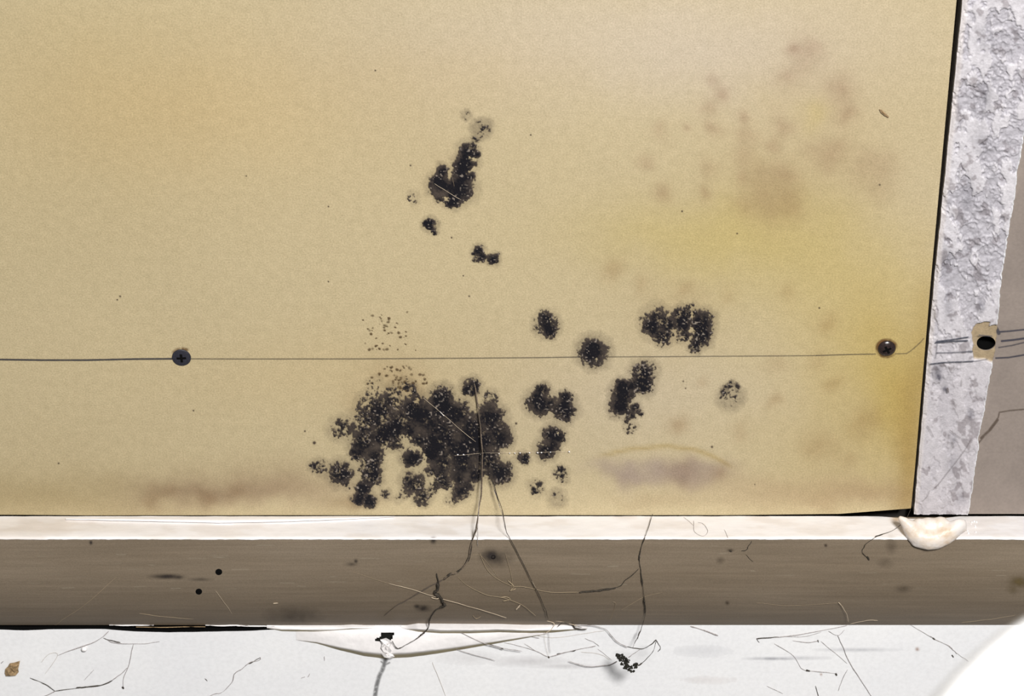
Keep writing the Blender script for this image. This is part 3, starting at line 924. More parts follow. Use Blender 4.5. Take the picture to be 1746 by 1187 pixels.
HOLE = [(639, 1091), (650, 1086), (652, 1080), (662, 1079), (671, 1078.5), (669, 1086), (664, 1092), (655, 1090), (648, 1092)]
blis = empty('paint_blister')
tag(blis, 'torn blister of white paint lifting off the lower wall along the brown ledge', 'peeling paint')
o1 = blister('paint_sheet', [(505, 1091.5, 1068, .05, .02), (540, 1098, 1068, .8, .4), (580, 1111, 1068, 2.0, 1.0), (620, 1121, 1068, 2.7, 1.3), (655, 1126, 1068, 3.0, 1.4), (700, 1123, 1068, 2.9, 1.35), (745, 1117, 1068, 2.5, 1.2),
                             (790, 1109, 1068, 2.0, .9), (840, 1100, 1068, 1.5, .6), (890, 1090, 1068, .9, .3), (935, 1081, 1068, .1, .05)], 501, blis, HOLE)
blister('paint_sheet', [(455, 1071, 1066, .05, .05), (480, 1077, 1066, 1.0, .7), (530, 1079, 1066, 1.4, 1.0), (570, 1079, 1066, 1.4, .8), (600, 1077, 1066, 1.6, .4), (640, 1074, 1066, .8, .1)], 502, blis)
blister('paint_sheet', [(684, 1074, 1066, .5, .1), (712, 1083, 1066, 3.0, .4), (750, 1087, 1066, 3.4, .9), (800, 1086, 1066, 3.2, 1.3), (850, 1083, 1065, 2.8, 1.4), (905, 1083, 1065, 2.2, 1.35), (945, 1080, 1065, 1.6, 1.0), (975, 1076, 1065, .8, .5),
                        (1003, 1072, 1065, .1, .05)], 503, blis)
# shade in the hollow under the tear, painted as a dark film, and the crumpled scrap hanging from it
smudge('hollow_shade', 'F', blis, [(656, 1086, 20, 9, 1.6), (664, 1084, 14, 9, 1.6), (645, 1091, 14, 7, 1.5)], (0.012, 0.012, 0.010), 510, rough=.1, thick=0.0)


def crumple(name, outline, surf, lift, mat, parent, seed, amp=0.8, thick=0.0004):
    """a bent scrap: fan of rings over an outline, given a rim and a back"""
    rnd = random.Random(seed)
    O = np.array(outline, float)
    cx, cy = O.mean(0)
    n = len(O)
    top, bot = [], []
    for k in (1.0, 0.62, 0.28):
        for (x, y) in O:
            X, Y = cx + (x - cx) * k, cy + (y - cy) * k
            z = lift + amp * 0.001 * (rnd.random() - .3) + (1 - k) * 0.0005
            top.append(at(X, Y, surf, max(z, thick * 1.2)))
            bot.append(at(X, Y, surf, max(z - thick, 0.00005)))
    top.append(at(cx, cy, surf, lift + 0.0008))
    bot.append(at(cx, cy, surf, max(lift + 0.0008 - thick, 0.0001)))
    m = len(top)
    v = np.array(top + bot)
    f = []
    for r in range(2):
        for i in range(n):
            j = (i + 1) % n
            f.append((r * n + i, r * n + j, (r + 1) * n + j, (r + 1) * n + i))
            f.append((m + r * n + i, m + (r + 1) * n + i, m + (r + 1) * n + j, m + r * n + j))
    for i in range(n):
        j = (i + 1) % n
        f.append((2 * n + i, 2 * n + j, m - 1))
        f.append((m + 2 * n + j, m + 2 * n + i, 2 * m - 1))
        f.append((i, m + i, m + j, j))
    return mesh_obj(name, v, f, mat, parent, smooth=False)


crumple('paint_scrap', [(648, 1091), (658, 1088), (664, 1091), (668, 1098), (664, 1104), (668, 1110), (663, 1115), (654, 1112), (650, 1105), (652, 1098)], 'F', 0.0056, M_WHITE, blis, 5, 1.4)
crumple('paint_scrap', [(650, 1114), (656, 1117), (663, 1113), (670, 1116), (673, 1120), (664, 1123), (655, 1121)], 'F', 0.0052, M_WHITE, blis, 6, 1.2)
# splinters of paint in the open joint at the left
for i, (xa, xb, ya) in enumerate([(186, 262, 1066.5), (350, 425, 1067.0), (404, 470, 1068.0), (232, 350, 1069.5)]):
    n = 8
    t = np.linspace(0, 1, n)
    w = np.sin(np.pi * t) * (2.0 if i < 3 else 1.0) + 0.3
    X = xa + (xb - xa) * t
    jit = 1.6 * (fbm(X, X * 0, 18, 2, 520 + i) - .5)
    a, b = at(X, ya + jit - w / 2, 'F', 0.0002), at(X, ya + jit + w / 2, 'F', 0.0007)
    c = b + np.array([0, 0.0006, -0.0001])
    pt = np.stack([a, b, c])
    mesh_obj('paint_splinter', pt.reshape(-1, 3), grid_faces(*pt.shape[:2]), M_WHITE if i < 3 else M_FLAKE, wall_lower, smooth=False)

# ------------------------------------------------------------------ screws


def screw(name, x, y, r, mat, dome, label, turn):
    root = empty(name)
    tag(root, label, 'screw')
    c = Vector(at(x, y, 'A'))
    root.location = c
    n = 40
    rings = [(1.0, -0.0004), (1.0, 0.0003), (0.94, 0.0006)]
    for k in (0.8, 0.6, 0.5):
        rings.append((k, 0.0006 + dome * (1 - k * k)))
    # the cross recess: inside radius 0.55 the top is pushed in along two arms
    verts, faces = [], []
    for k, h in rings:
        for i in range(n):
            a = 2 * math.pi * i / n
            verts.append((r * k * math.cos(a), -h, r * k * math.sin(a)))
    for q in range(len(rings) - 1):
        for i in range(n):
            j = (i + 1) % n
            faces.append((q * n + i, q * n + j, (q + 1) * n + j, (q + 1) * n + i))
    faces.append(tuple(range((len(rings) - 1) * n, len(rings) * n)))
    head = mesh_obj('head', verts, faces, mat, root, smooth=dome > 0.0003)
    # recess: a cross shaped pit with walls, built as a thin raised-rim cup seen dark inside
    w, L = 0.13 * r, 0.50 * r
    cross = [(w, w), (w, L), (-w, L), (-w, w), (-L, w), (-L, -w), (-w, -w), (-w, -L), (w, -L), (w, -w), (L, -w), (L, w)]
    ca, sa = math.cos(turn), math.sin(turn)
    h = rings[-1][1]
    vs, fs = [], []
    for (u, v_) in cross:
        X, Z = u * ca - v_ * sa, u * sa + v_ * ca
        vs.append((X, -(h + 0.00009), Z))
    for (u, v_) in cross:
        X, Z = (u * ca - v_ * sa) * .8, (u * sa + v_ * ca) * .8
        vs.append((X, -(h + 0.00003), Z))
    for i in range(12):
        j = (i + 1) % 12
        fs.append((i, j, 12 + j, 12 + i))
    fs.append(tuple(range(12, 24)))
    mesh_obj('cross_recess', vs, fs, M_HOLE, root, smooth=False)
    return root


s1 = screw('screw', 309.5, 609.5, 16.3 * 0.00025, M_SCREW, 0.0002, 'flat black cross head screw at the left on the pencil line', 0.05)
s2 = screw('screw', 1512, 594.0, 15.3 * 0.00025, M_SCREW2, 0.0011, 'rusty domed screw in yellowed board near the plaster strip', 0.5)


def rust_fn(x, y, r, arcs):
    def fn(X, Y):
        d = np.hypot(X - x, (Y - y) / 0.88) / r
        a = np.arctan2(Y - y, X - x)
        k = np.zeros_like(X)
        for a0, wid, s in arcs:
            da = np.abs((a - a0 + math.pi) % (2 * math.pi) - math.pi)
            k = np.maximum(k, s * sst(wid, wid * .3, da))
        c = k * sst(0.90, 0.98, d) * sst(1.32, 1.02, d) * (0.4 + 1.2 * fbm(X, Y, 5, 3, int(x)))
        return c, np.array([0.14, 0.07, 0.025])
    return fn


rust1 = film('rust_ring', 1485, 570, 1540, 622, rust_fn(1512, 594, 16, [(-2.4, 1.5, .95), (-0.8, 1.0, .6), (1.8, 1.6, .55)]), 'A', 0.9, 0.0003, parent=s2)
rust2 = film('torn_rim', 285, 585, 335, 635, rust_fn(309.5, 609.5, 16.6, [(-1.2, 0.5, .8), (-2.2, 0.7, .5)]), 'A', 0.9, 0.0003, parent=s1)

rust1.location = -s2.location
rust2.location = -s1.location

# ------------------------------------------------------------------ filler lump over the corner of the ledge


def lump():
    bm = bmesh.new()
    for (x, y, r, dy) in [(1536, 889, 1.6, 1.5), (1544, 894, 2.6, 1.0), (1553, 902, 3.8, .5), (1561, 912, 4.6, 0), (1572, 917, 5.2, -.5), (1584, 919, 5.4, -.8), (1596, 918.5, 5.2, -.8), (1607, 915, 4.9, -.5), (1618, 910, 4.6, 0),
                          (1628, 905, 4.0, .8), (1636, 900, 3.2, 1.6), (1641, 899, 2.6, 2.0), (1585, 905, 4.4, 3), (1568, 905, 4.0, 3), (1605, 903, 4.2, 3), (1645, 906, 1.8, 1.2), (1562, 922, 3.0, -1.0)]:
        p = at(x, y, 'T')
        m = bmesh.ops.create_icosphere(bm, subdivisions=2, radius=r * 0.001)
        off = Vector((p[0], -TD + 0.0005 + dy * 0.001, p[2]))
        for v in m['verts']:
            v.co = Vector((v.co.x, v.co.y * 0.85, v.co.z)) + off
    s = NT('creamy_filler')
    c = s.ramp(s.noise(75, 4, 0.6), [(0.36, (0.54, 0.40, 0.27)), (0.48, (0.66, 0.57, 0.48)), (0.60, (0.70, 0.65, 0.61))])
    s.done(c, 0.4, s.bump(s.noise(380, 4, 0.6), 0.3, 0.0009), 0.45)
    o = bm_obj('filler_lump', bm, s.m, smooth=True)
    r = o.modifiers.new('r', 'REMESH')
    r.mode = 'VOXEL'
    r.voxel_size = 0.0006
    r.use_smooth_shade = True
    sm = o.modifiers.new('s', 'SMOOTH')
    sm.iterations = 24
    sm.factor = 0.6
    tx_ = bpy.data.textures.new('lump_noise', 'CLOUDS')
    tx_.noise_scale = 0.006
    d_ = o.modifiers.new('d', 'DISPLACE')
    d_.texture = tx_
    d_.strength = 0.0007
    d_.mid_level = 0.5
    d_.texture_coords = 'GLOBAL'
    tag(o, 'creamy white lump of hardened filler bulging over the ledge below the plaster strip', 'filler')
    return o


lump_o = lump()
bm = bmesh.new()
for i in range(26):
    x, y = random.uniform(1612, 1668), random.uniform(886, 912)
    p = at(x, y, 'L', 0.0007)
    m = bmesh.ops.create_icosphere(bm, subdivisions=1, radius=random.uniform(.2, .55) * 0.001)
    for v in m['verts']:
        v.co = Vector(v.co) * random.uniform(.8, 1.2) + Vector(p)
tag(bm_obj('crumbs', bm, M_WHITE, lump_o), kind='stuff')

# ------------------------------------------------------------------ cobweb threads


def catmull(P, per=6):
    P = np.asarray(P, float)
    if len(P) < 3:
        t = np.linspace(0, 1, per + 1)[:, None]
        return P[0] * (1 - t) + P[-1] * t
    Q = np.concatenate([[2 * P[0] - P[1]], P, [2 * P[-1] - P[-2]]])
    out = []
    for i in range(1, len(Q) - 2):
        p0, p1, p2, p3 = Q[i - 1], Q[i], Q[i + 1], Q[i + 2]
        for t in np.arange(per) / per:
            out.append(0.5 * (2 * p1 + (p2 - p0) * t + (2 * p0 - 5 * p1 + 4 * p2 - p3) * t * t + (3 * p1 - p0 - 3 * p2 + p3) * t ** 3))
    out.append(P[-1])
    return np.array(out)


def tube(P, R, sides=5):
    P = np.asarray(P)
    Tn = np.gradient(P, axis=0)
    Tn /= np.linalg.norm(Tn, axis=1)[:, None] + 1e-12
    ref = np.array([0.35, 0.80, 0.49])
    N = np.cross(Tn, ref)
    N /= np.linalg.norm(N, axis=1)[:, None] + 1e-12
    B = np.cross(Tn, N)
    a = np.linspace(0, 2 * math.pi, sides + 1)[:-1]
    V = P[:, None] + R[:, None, None] * (np.cos(a)[None, :, None] * N[:, None] + np.sin(a)[None, :, None] * B[:, None])
    n = len(P)
    i = np.arange(n * sides).reshape(n, sides)
    nx = np.roll(i, -1, 1)
    f = np.stack([i[:-1], nx[:-1], nx[1:], i[1:]], -1).reshape(-1, 4)
    return V.reshape(-1, 3), f


_sid = [0]


def strand_pts(pts):
    """(px, py, surface, lift mm)"""
    return catmull([at(p[0], p[1], p[2] if len(p) > 2 else 'F', (p[3] if len(p) > 3 else 0.4) * 0.001) for p in pts])


def strand(parent, pts, mat, w=1.2, lump_=0.5, name='strand', jit=0.45):
    """w: width in pixels; lump_: how unevenly dust has thickened it"""
    _sid[0] += 1
    sd = 600 + _sid[0]
    P = strand_pts(pts)
    k = np.arange(len(P)) * 1.0
    for a in range(3):
        P[:, a] += jit * 0.001 * (fbm(k, k * 0 + a * 7, 3, 2, sd) - .5)
    w = w * (0.72 if mat in (M_FAINT, M_PALETHREAD) else 0.9)
    R = w * 0.000125 * (1 + lump_ * 2.2 * np.clip(fbm(k, k * 0, 3.5, 3, sd + 5) - .42, -.3, 1))
    R[0] *= .5
    R[-1] *= .5
    v, f = tube(P, np.maximum(R, 0.00004))
    return mesh_obj(name, v, f, mat, parent)


def flat(pts, surf='F', lift=0.4):
    return [(x, y, surf, lift) for x, y in pts]


def web(label, strands, cat='cobweb', name='cobweb'):
    if len(strands) == 1:
        o = strand(None, strands[0][0], *strands[0][1:], name=name)
        return tag(o, label, cat)
    root = empty(name)
    root.location = (0, 0, 0)
    for s in strands:
        strand(root, *s)
    return tag(root, label, cat)


DT, GT, PT, FT = M_DARKTHREAD, M_GREYTHREAD, M_PALETHREAD, M_FAINT
A4 = lambda pts, l0=.5, l1=.5: [(x, y, 'A', l0 + (l1 - l0) * i / max(1, len(pts) - 1)) for i, (x, y) in enumerate(pts)]
T4 = lambda pts, l0=.5, l1=.5: [(x, y, 'T', l0 + (l1 - l0) * i / max(1, len(pts) - 1)) for i, (x, y) in enumerate(pts)]

main = A4([(809, 653), (813, 680), (816, 705), (820, 740), (822.5, 770), (822, 800), (820.5, 840), (817, 866)], .8, 8) + T4([(813.5, 896), (810, 910), (805.6, 922), (802, 934), (799, 952), (791, 966), (778, 977), (767, 980), (755.6, 988)], 1.5, 1.0)
web('long dusty dark cobweb hanging from the largest mold cluster, curving left over the ledge', [
    (main, mat_plain('brown_dust_thread', (0.15, 0.115, 0.085), 0.9, 0.1, 1800, 0.5, 1.6), 2.0, .6),
    (A4([(816, 705), (819, 740), (821, 790), (820, 840), (816, 870)], 1, 7) + T4([(811, 900), (805, 923), (801, 940)], 1.6, 1.2), DT, 1.6, .8),
    (T4([(804, 928), (800, 950), (792, 964), (779, 976)], 1.0, .8), DT, 3.0, 1.0),
    (T4([(770, 978), (763, 983), (757, 988)], .8, .7), DT, 4.4, .8),
    (A4([(820, 780), (818, 830)], 2, 5) + T4([(815, 885), (814.5, 915), (815, 932)], 2, 1.2), GT, .8, .3),
    (A4([(823, 764), (829, 775), (835, 785), (836, 800), (838.6, 820), (845, 842), (853, 866)], 2, 7), DT, .9, .7)])
web('dark dust tatters of cobweb and a painted thread shadow low on the ledge face above the torn blister', [
    (T4([(745, 978), (748, 996), (742, 1013), (752, 1021), (757, 1033), (742.6, 1041), (733, 1057)], .8, 2) + [(730, 1071, 'F', 6), (720, 1082, 'F', 6.2)], DT, 1.7, 1.2),
    (T4([(747, 990), (746, 1004), (740, 1012)], .8, .8), DT, 4.5, 1.0),
    (T4([(741, 1012), (750, 1018), (755, 1024)], .9, .9), DT, 5.0, 1.0),
    (T4([(753, 1022), (756, 1028), (758, 1033), (750, 1036)], .9, .9), DT, 4.0, 1.0),
    ([(720, 1082, 'F', 6.2), (708, 1091, 'F', 6), (692, 1100, 'F', 6), (681, 1106, 'F', 6), (674, 1103, 'F', 6), (668.5, 1093, 'F', 6)], DT, 1.4, .9),
    ([(724, 1079, 'F', 6.4), (716, 1084, 'F', 6.2)], DT, 3.2, .8),
    (T4([(755, 989), (730, 1002), (711, 1013), (690, 1026), (674, 1034), (655, 1050)], .5, .3), mat_plain('thread_shadow', (0.10, 0.08, 0.065), .9, .1), 2.0, .8)])  # last strand paints the long thread's cast shadow on the trim
web('straight dark cobweb thread slanting right across the ledge face', [
    (A4([(838.6, 815), (848, 846), (856, 868)], 5, 8) + T4([(860, 890), (863, 906), (871, 922), (890, 957), (907, 991), (921, 1019), (931, 1043), (934, 1056)], 2.2, 1.2), DT, 1.35, .6),
    (A4([(842, 835), (853, 866)], 6, 8) + T4([(858, 888), (862, 904)], 2.4, 2.0), GT, .8, .4),
    (T4([(907, 991), (921, 1019), (931, 1043)], 1.6, 1.3), PT, 1.0, .3)])
web('knotted dark cobweb thread hanging straight down the ledge face right of centre', [
    ([(1113, 876, 'A', 3), (1110, 886, 'L', 2)] + T4([(1101, 914), (1094, 930), (1090, 952), (1092, 970), (1094, 988), (1097, 1008), (1099, 1028), (1100, 1048)], .8, 1.2) + [(1093, 1072, 'F', 6), (1087, 1088, 'F', 8), (1081, 1098, 'F', 9)], DT, 1.1, 1.2),
    (T4([(1098, 1022), (1100, 1034), (1100, 1046)], 1, 1.1), DT, 2.6, 1.0), (T4([(1094, 985), (1096, 996)], 1, 1), DT, 2.0, 1.0), (T4([(1090, 946), (1090, 955)], .9, .9), DT, 2.6, .8),
    ([(1092, 1076, 'F', 7), (1086, 1090, 'F', 8.4)], DT, 2.2, .8)])
web('short sooty cobweb scrap curling upward on the ledge face', [(T4([(988, 1010), (1000, 1009), (1010, 1008.5), (1024, 1007)], .5, .6), DT, 2.4, .9), (T4([(1005, 1009), (1022, 1007), (1038, 1004.5), (1050, 1003)], .6, .7), DT, 2.8, .9), (T4([(1046, 1003), (1058, 999), (1066, 990), (1075, 983), (1089, 970)], .6, .8), DT, 1.4, 1.2)])
web('pale tan cobweb thread running down right across the ledge face', [(T4([(663, 995), (697, 1004), (745, 1019), (800, 1034), (852, 1050), (864, 1054)], .6, 1.5), PT, 1.1, .4), (T4([(600, 975), (663, 995)], .3, .6), FT, .6, .3), ([(735, 1019, 'T', .9), (745, 1021, 'T', .9), (752, 1018, 'T', .9)], PT, 1.6, .5)])
web('tangle of fine pale cobweb threads on the middle of the ledge face', [
    (T4([(780, 984), (800, 1001), (831, 1015), (859, 1020), (890, 1032), (914, 1050)], .5, 1.2), FT, .9, .5), (T4([(818, 943), (835, 977), (869, 998), (893, 1001), (938, 1010), (986, 1010)], .6, .8), FT, 1.0, .5),
    (T4([(862, 943), (873, 988), (871, 1006)], .6, .7), FT, .8, .5), (T4([(866, 990), (876, 1000), (870, 1008), (880, 1004)], .7, .7), FT, 2.2, .8), (T4([(852, 1019), (862, 1018), (870, 1022), (858, 1025)], .7, .7), FT, 1.8, .8),
    (T4([(806, 946), (822, 950), (850, 985)], .5, .5), FT, .6, .3), (T4([(880, 1040), (884, 1035), (887, 1032)], .8, .8), PT, 2.8, .5), (T4([(1045, 1026), (1050, 1032), (1040, 1060)], .5, .5), FT, .9, .4),
    (T4([(1060, 1040), (1095, 1020), (1130, 1010)], .3, .4), FT, .6, .3), (T4([(806, 1050), (812, 1055), (820, 1052)], .5, .5), FT, 1.6, .5)])
web('pale cobweb fringe draped over the joint between blister end and ledge', [
    (flat([(880, 1058), (900, 1056), (930, 1057), (960, 1061), (985, 1068)], 'F', 2.8), PT, 1.2, .7), (flat([(930, 1058), (945, 1064), (940, 1073), (930, 1080)], 'F', 3), PT, 1.5, .8), (flat([(975, 1062), (982, 1072), (1000, 1074)], 'F', 2), DT, 2.2, .8),
    (flat([(935.6, 1077), (936, 1095), (939, 1114)], 'F', 2), GT, .7, .3), (flat([(928, 1078), (930, 1100), (935.6, 1120)], 'F', 1.5), FT, .5, .3), (flat([(950, 1070), (960, 1062), (975, 1066), (992, 1070)], 'F', 3), DT, 1.2, .8)])
web('spread of thin grey cobweb threads on the white lower wall right of the blister', [
    (flat([(878, 1084), (900, 1085), (919.5, 1089)]), GT, .9, .7), (flat([(860, 1096), (890, 1103), (912, 1110), (935.6, 1121)]), GT, 1.0, .6), (flat([(894, 1098), (917, 1112), (935.6, 1121)]), GT, 1.0, .7),
    (flat([(935.6, 1121), (958.5, 1114), (979, 1110), (1016, 1101.5)]), GT, 1.4, .9), (flat([(950, 1115.5), (965, 1113), (982, 1109)]), DT, 1.6, 1.0), (flat([(934, 1120), (937, 1122)]), DT, 3.0, .5),
    (flat([(970, 1128), (990.6, 1134), (1011, 1137), (1039, 1134), (1052.5, 1128)], 'F', 2), GT, 1.3, .8), (flat([(1020, 1107), (1043, 1126)]), GT, .6, .3), (flat([(997.5, 1089), (1012, 1095), (1022, 1102)]), GT, .7, .3),
    (flat([(981, 1066), (1009, 1067), (1032, 1073), (1043, 1085.5), (1055, 1096), (1071, 1104)], 'F', 2), GT, 1.1, .7), (flat([(773, 1105), (800.5, 1115), (845, 1127)], 'F', 1.5), GT, 1.1, .4),
    (flat([(783, 1077), (818, 1094), (854, 1105), (890, 1111)], 'F', 3), GT, 1.2, .5), (flat([(836, 1099), (848, 1103), (858, 1107)], 'F', 2.6), DT, 1.6, .6), (flat([(990, 1112), (1020, 1115), (1040, 1125)]), FT, .5, .3),
    (flat([(900, 1080), (940, 1088), (1000, 1080), (1030, 1075)]), FT, .5, .3)])

# dark clump of dirt hanging in the threads, and those threads
H_ = 22.0
web('looped dark cobweb threads holding the black dirt clump', [
    (flat([(1068.5, 1103), (1084.5, 1106), (1098, 1106), (1110, 1099), (1119, 1091)], 'F', H_), DT, 1.5, 1.0), (flat([(1119, 1091), (1122, 1098), (1126, 1105), (1121, 1112)], 'F', H_), DT, 1.2, 1.0),
    (flat([(1119, 1093.5), (1114, 1109.6), (1103, 1123), (1089, 1136)], 'F', H_), DT, 1.2, .8), (flat([(1071, 1121), (1080, 1115), (1091, 1108)], 'F', H_), GT, 1.2, .8), (flat([(1096, 1130), (1090, 1134), (1086, 1134)], 'F', H_), DT, 2.4, .8),
    (flat([(1052, 1128), (1043, 1133), (1036, 1135)], 'F', 8), DT, 1.2, .8), (flat([(1081, 1098), (1078, 1106)], 'F', H_), GT, .8, .5), (flat([(1098, 1063), (1108, 1058), (1126, 1040)], 'F', 1), FT, .5, .3)])
bm = bmesh.new()
rnd = random.Random(77)
path = [(1054, 1119, 4), (1060, 1119, 4), (1066, 1123, 5), (1058, 1124, 4), (1062, 1130, 5), (1068, 1133, 6), (1072, 1139, 6.5), (1076, 1142, 6), (1081, 1139, 6), (1083, 1134, 4.5), (1070, 1127, 4), (1066, 1138, 4)]
for (x, y, r) in path:
    for _ in range(9):
        a = rnd.random() * 6.28
        k = r * rnd.random() ** .5
        p = Vector(at(x + k * math.cos(a), y + k * 0.8 * math.sin(a), 'F', (H_ + rnd.uniform(-1, 1)) * 0.001))
        m = bmesh.ops.create_icosphere(bm, subdivisions=1, radius=rnd.uniform(.25, .75) * 0.001)
        for v in m['verts']:
            v.co = Vector((v.co.x * rnd.uniform(.7, 1.3), v.co.y * rnd.uniform(.7, 1.3), v.co.z * rnd.uniform(.7, 1.3))) + p
tag(bm_obj('dirt_clump', bm, M_CLUMP), 'black crumbly clump of dirt hanging in cobweb over the white lower wall', 'dirt clump')

web('spidery cobweb on the white lower wall at the far left', [
    (flat([(98, 1118), (130.6, 1106), (165, 1093), (185.6, 1077)]), GT, 1.4, .8), (flat([(179, 1089), (196, 1096), (240.5, 1098), (271.5, 1094)]), GT, .9, .7), (flat([(176, 1088), (186, 1092), (205, 1096)]), DT, 1.1, .9),
    (flat([(227, 1099), (220, 1132), (211, 1156), (209.6, 1173)]), GT, 1.0, .6), (flat([(208, 1171), (211, 1175)]), DT, 3.2, .5), (flat([(51.5, 1156), (74, 1166), (94.5, 1178.5)]), DT, 1.4, .9),
    (flat([(94.5, 1178.5), (137.5, 1173), (168, 1170), (192, 1160)]), DT, 1.4, 1.0), (flat([(192, 1160), (205, 1150), (216.5, 1139)]), GT, 1.1, .7), (flat([(94.5, 1178.5), (79, 1186), (60, 1192)]), GT, 1.2, .8),
    (flat([(160, 1142), (143, 1160)]), GT, .7, .4), (flat([(130, 1173), (145, 1172), (170, 1169)]), DT, 1.9, 1.0), (flat([(70, 1130), (85, 1115), (98, 1118), (76, 1150)]), FT, .5, .4), (flat([(1, 1131), (6, 1128)]), GT, 1.2, .5)])
web('single thin branching thread on the white lower wall left of the crack', [
    (flat([(443, 1120), (443, 1125), (426, 1130), (412, 1141), (400, 1149), (396, 1163), (380, 1180), (365, 1184), (348, 1192)]), GT, 1.3, .8), (flat([(443, 1122), (430, 1129), (424, 1132)]), DT, 1.3, .8), (flat([(553, 1120), (553, 1127)]), GT, 1.2, .6),
    (flat([(513, 1157), (520, 1154)]), GT, 1.0, .5), (flat([(525, 1155), (528, 1149)]), GT, 1.0, .5), (flat([(350, 1158), (354, 1162)]), DT, 1.3, .5), (flat([(737, 1130), (745, 1150), (760, 1187)]), FT, .6, .3)])
web('tangled grey cobweb on the white lower wall at the right', [
    (flat([(1290, 1089), (1325, 1087), (1366, 1082), (1407, 1074), (1438, 1068.5), (1447, 1064)]), GT, 1.1, .8), (flat([(1290, 1089), (1308, 1087.5), (1328, 1086)]), DT, 1.8, .9), (flat([(1290, 1089), (1295, 1096)]), DT, 1.0, .6),
    (flat([(1340, 1086), (1370, 1086), (1400, 1078)]), GT, .8, .5), (flat([(1352, 1092.6), (1380, 1096), (1397, 1092)]), GT, 1.0, .7), (flat([(1412, 1076), (1428, 1084), (1440, 1074)]), GT, .7, .4),
    (flat([(1428, 1084), (1438, 1104.6), (1448.5, 1129), (1465.6, 1156), (1484.5, 1186), (1495, 1204)]), GT, 1.2, .5), (flat([(1400, 1094), (1421, 1111.5), (1445, 1132)]), GT, .8, .5), (flat([(1321, 1098), (1352, 1118), (1366, 1139), (1376, 1144)]), GT, .8, .6),
    (flat([(1376, 1144), (1400, 1146.5), (1426, 1149)]), GT, 1.0, .7), (flat([(1374, 1143), (1381, 1145)]), DT, 3.4, .5), (flat([(1425, 1148), (1427, 1152)]), DT, 3.2, .5), (flat([(1445, 1142), (1435, 1163), (1429.5, 1178.5)]), GT, .8, .5),
    (flat([(1390, 1170), (1396, 1187), (1398, 1195)]), DT, 1.3, .6), (flat([(1307.5, 1170), (1335, 1183.6)]), GT, .8, .4), (flat([(1394, 1091), (1396, 1096)]), DT, 1.4, .5)])
web('pale hooked cobweb wisp standing up on the ledge foot at the right', [(T4([(1429, 1027), (1434, 1031), (1443, 1046), (1447, 1061)], .6, 2), PT, 1.2, .5), (T4([(1290, 1028), (1350, 1033), (1429, 1028)], .3, .5), FT, .5, .3), (T4([(1450, 1064), (1480, 1058), (1497, 1058)], 1, .5), PT, .9, .4), (T4([(1640, 1062), (1690, 1056), (1730, 1050)], 1, .5), FT, .7, .3)])
web('grey broken thread slanting over the white lower wall below the filler lump', [(flat([(1545, 1062), (1570, 1076), (1589, 1087)]), GT, .7, .4), (flat([(1586, 1085), (1595, 1091), (1613, 1099), (1627, 1110), (1632, 1115)]), GT, 1.3, 1.0), (flat([(1632, 1115), (1642, 1122), (1652, 1128)]), GT, .6, .3), (flat([(1623, 1117), (1626, 1121)]), DT, 2.0, .5), (flat([(1590, 1088), (1594, 1090)]), DT, 2.2, .5)])
web('grey thread clinging to the white lower wall right of the dirt clump', [(flat([(1178, 1068), (1200, 1075), (1224, 1084)]), GT, 1.8, .8)])
web('dark curled hair over the ledge edge left of the filler lump', [([(1481, 953, 'T', .5), (1471, 943, 'T', .8), (1473, 934, 'T', 1), (1479, 926, 'T', 1.2), (1496.5, 914, 'L', 1.4), (1524, 903, 'L', 1.6), (1544, 886, 'L', 5), (1553, 868, 'A', 1)], DT, 1.0, .6), ([(1479, 949, 'T', .5), (1482, 955, 'T', .5)], DT, 3.0, .6),
                                                                     ([(1492, 915, 'L', 1), (1506, 911, 'L', 1.2)], DT, 1.8, .9)], cat='hair', name='hair')
web('dark hair hooked under the ledge edge at the right', [([(1282, 922.5, 'T', .5), (1276, 932, 'T', .6), (1273, 938, 'T', .5), (1264, 940, 'T', .4)], DT, 1.2, .8), ([(1271, 946, 'T', .4), (1284, 958, 'T', .4)], DT, .8, .4), ([(1244, 939, 'T', .4), (1248, 941, 'T', .4)], DT, 2.2, .5)], cat='hair', name='hair')
web('fine looped hair lying on the white ledge top', [([(1183, 888, 'L', .9), (1184, 906, 'L', .9), (1198, 914, 'L', .9), (1207, 905, 'L', .9), (1198, 893, 'L', .9), (1190, 891, 'L', .9)], GT, .6, .3), ([(1235, 903, 'L', .9), (1242, 918, 'L', .9)], GT, .6, .3), ([(1166, 882, 'L', .9), (1183, 896, 'L', .9)], GT, .5, .3)], cat='hair', name='hair')
web('faint pale threads slanting on the ledge face at the left', [(T4([(94.5, 1066), (113, 1053), (148, 1029), (199, 984)], .8, .3), FT, .8, .4), (T4([(368, 1008), (381, 1025.6), (395, 1046)], .4, .4), PT, .8, .5), (T4([(237, 1046), (280, 1052), (330, 1056)], .3, .3), FT, .8, .4), (T4([(466, 1029), (474, 1028.5)], .3, .3), PT, 1.8, .3)])
web('glistening beaded silk line across the right part of the largest cluster', [(A4([(775, 777), (823.5, 773), (854, 772.6), (902, 771.5), (972, 770)], 1.2, 1.2), PT, .5, .2)] +
    [(A4([(x, 775.5 - 5 * (x - 780) / 190), (x + 1.6, 775.4 - 5 * (x - 780) / 190)], 1.2, 1.2), M_WHITE, w, .2) for x, w in [(780, 2.4), (790, 3), (818, 2), (850, 2.2), (868, 2), (877, 2.2), (886, 3.6), (902, 2.4), (916, 3), (922, 2.6), (938, 2), (970, 2.6)]])
web('bright straight silk thread slanting over the largest mold cluster', [(A4([(722, 678.6), (755, 706), (778, 726.6), (811, 754)], .9, 1.2), PT, .8, .4), (A4([(750, 702), (758, 709)], 1, 1), M_WHITE, 1.6, .3)])
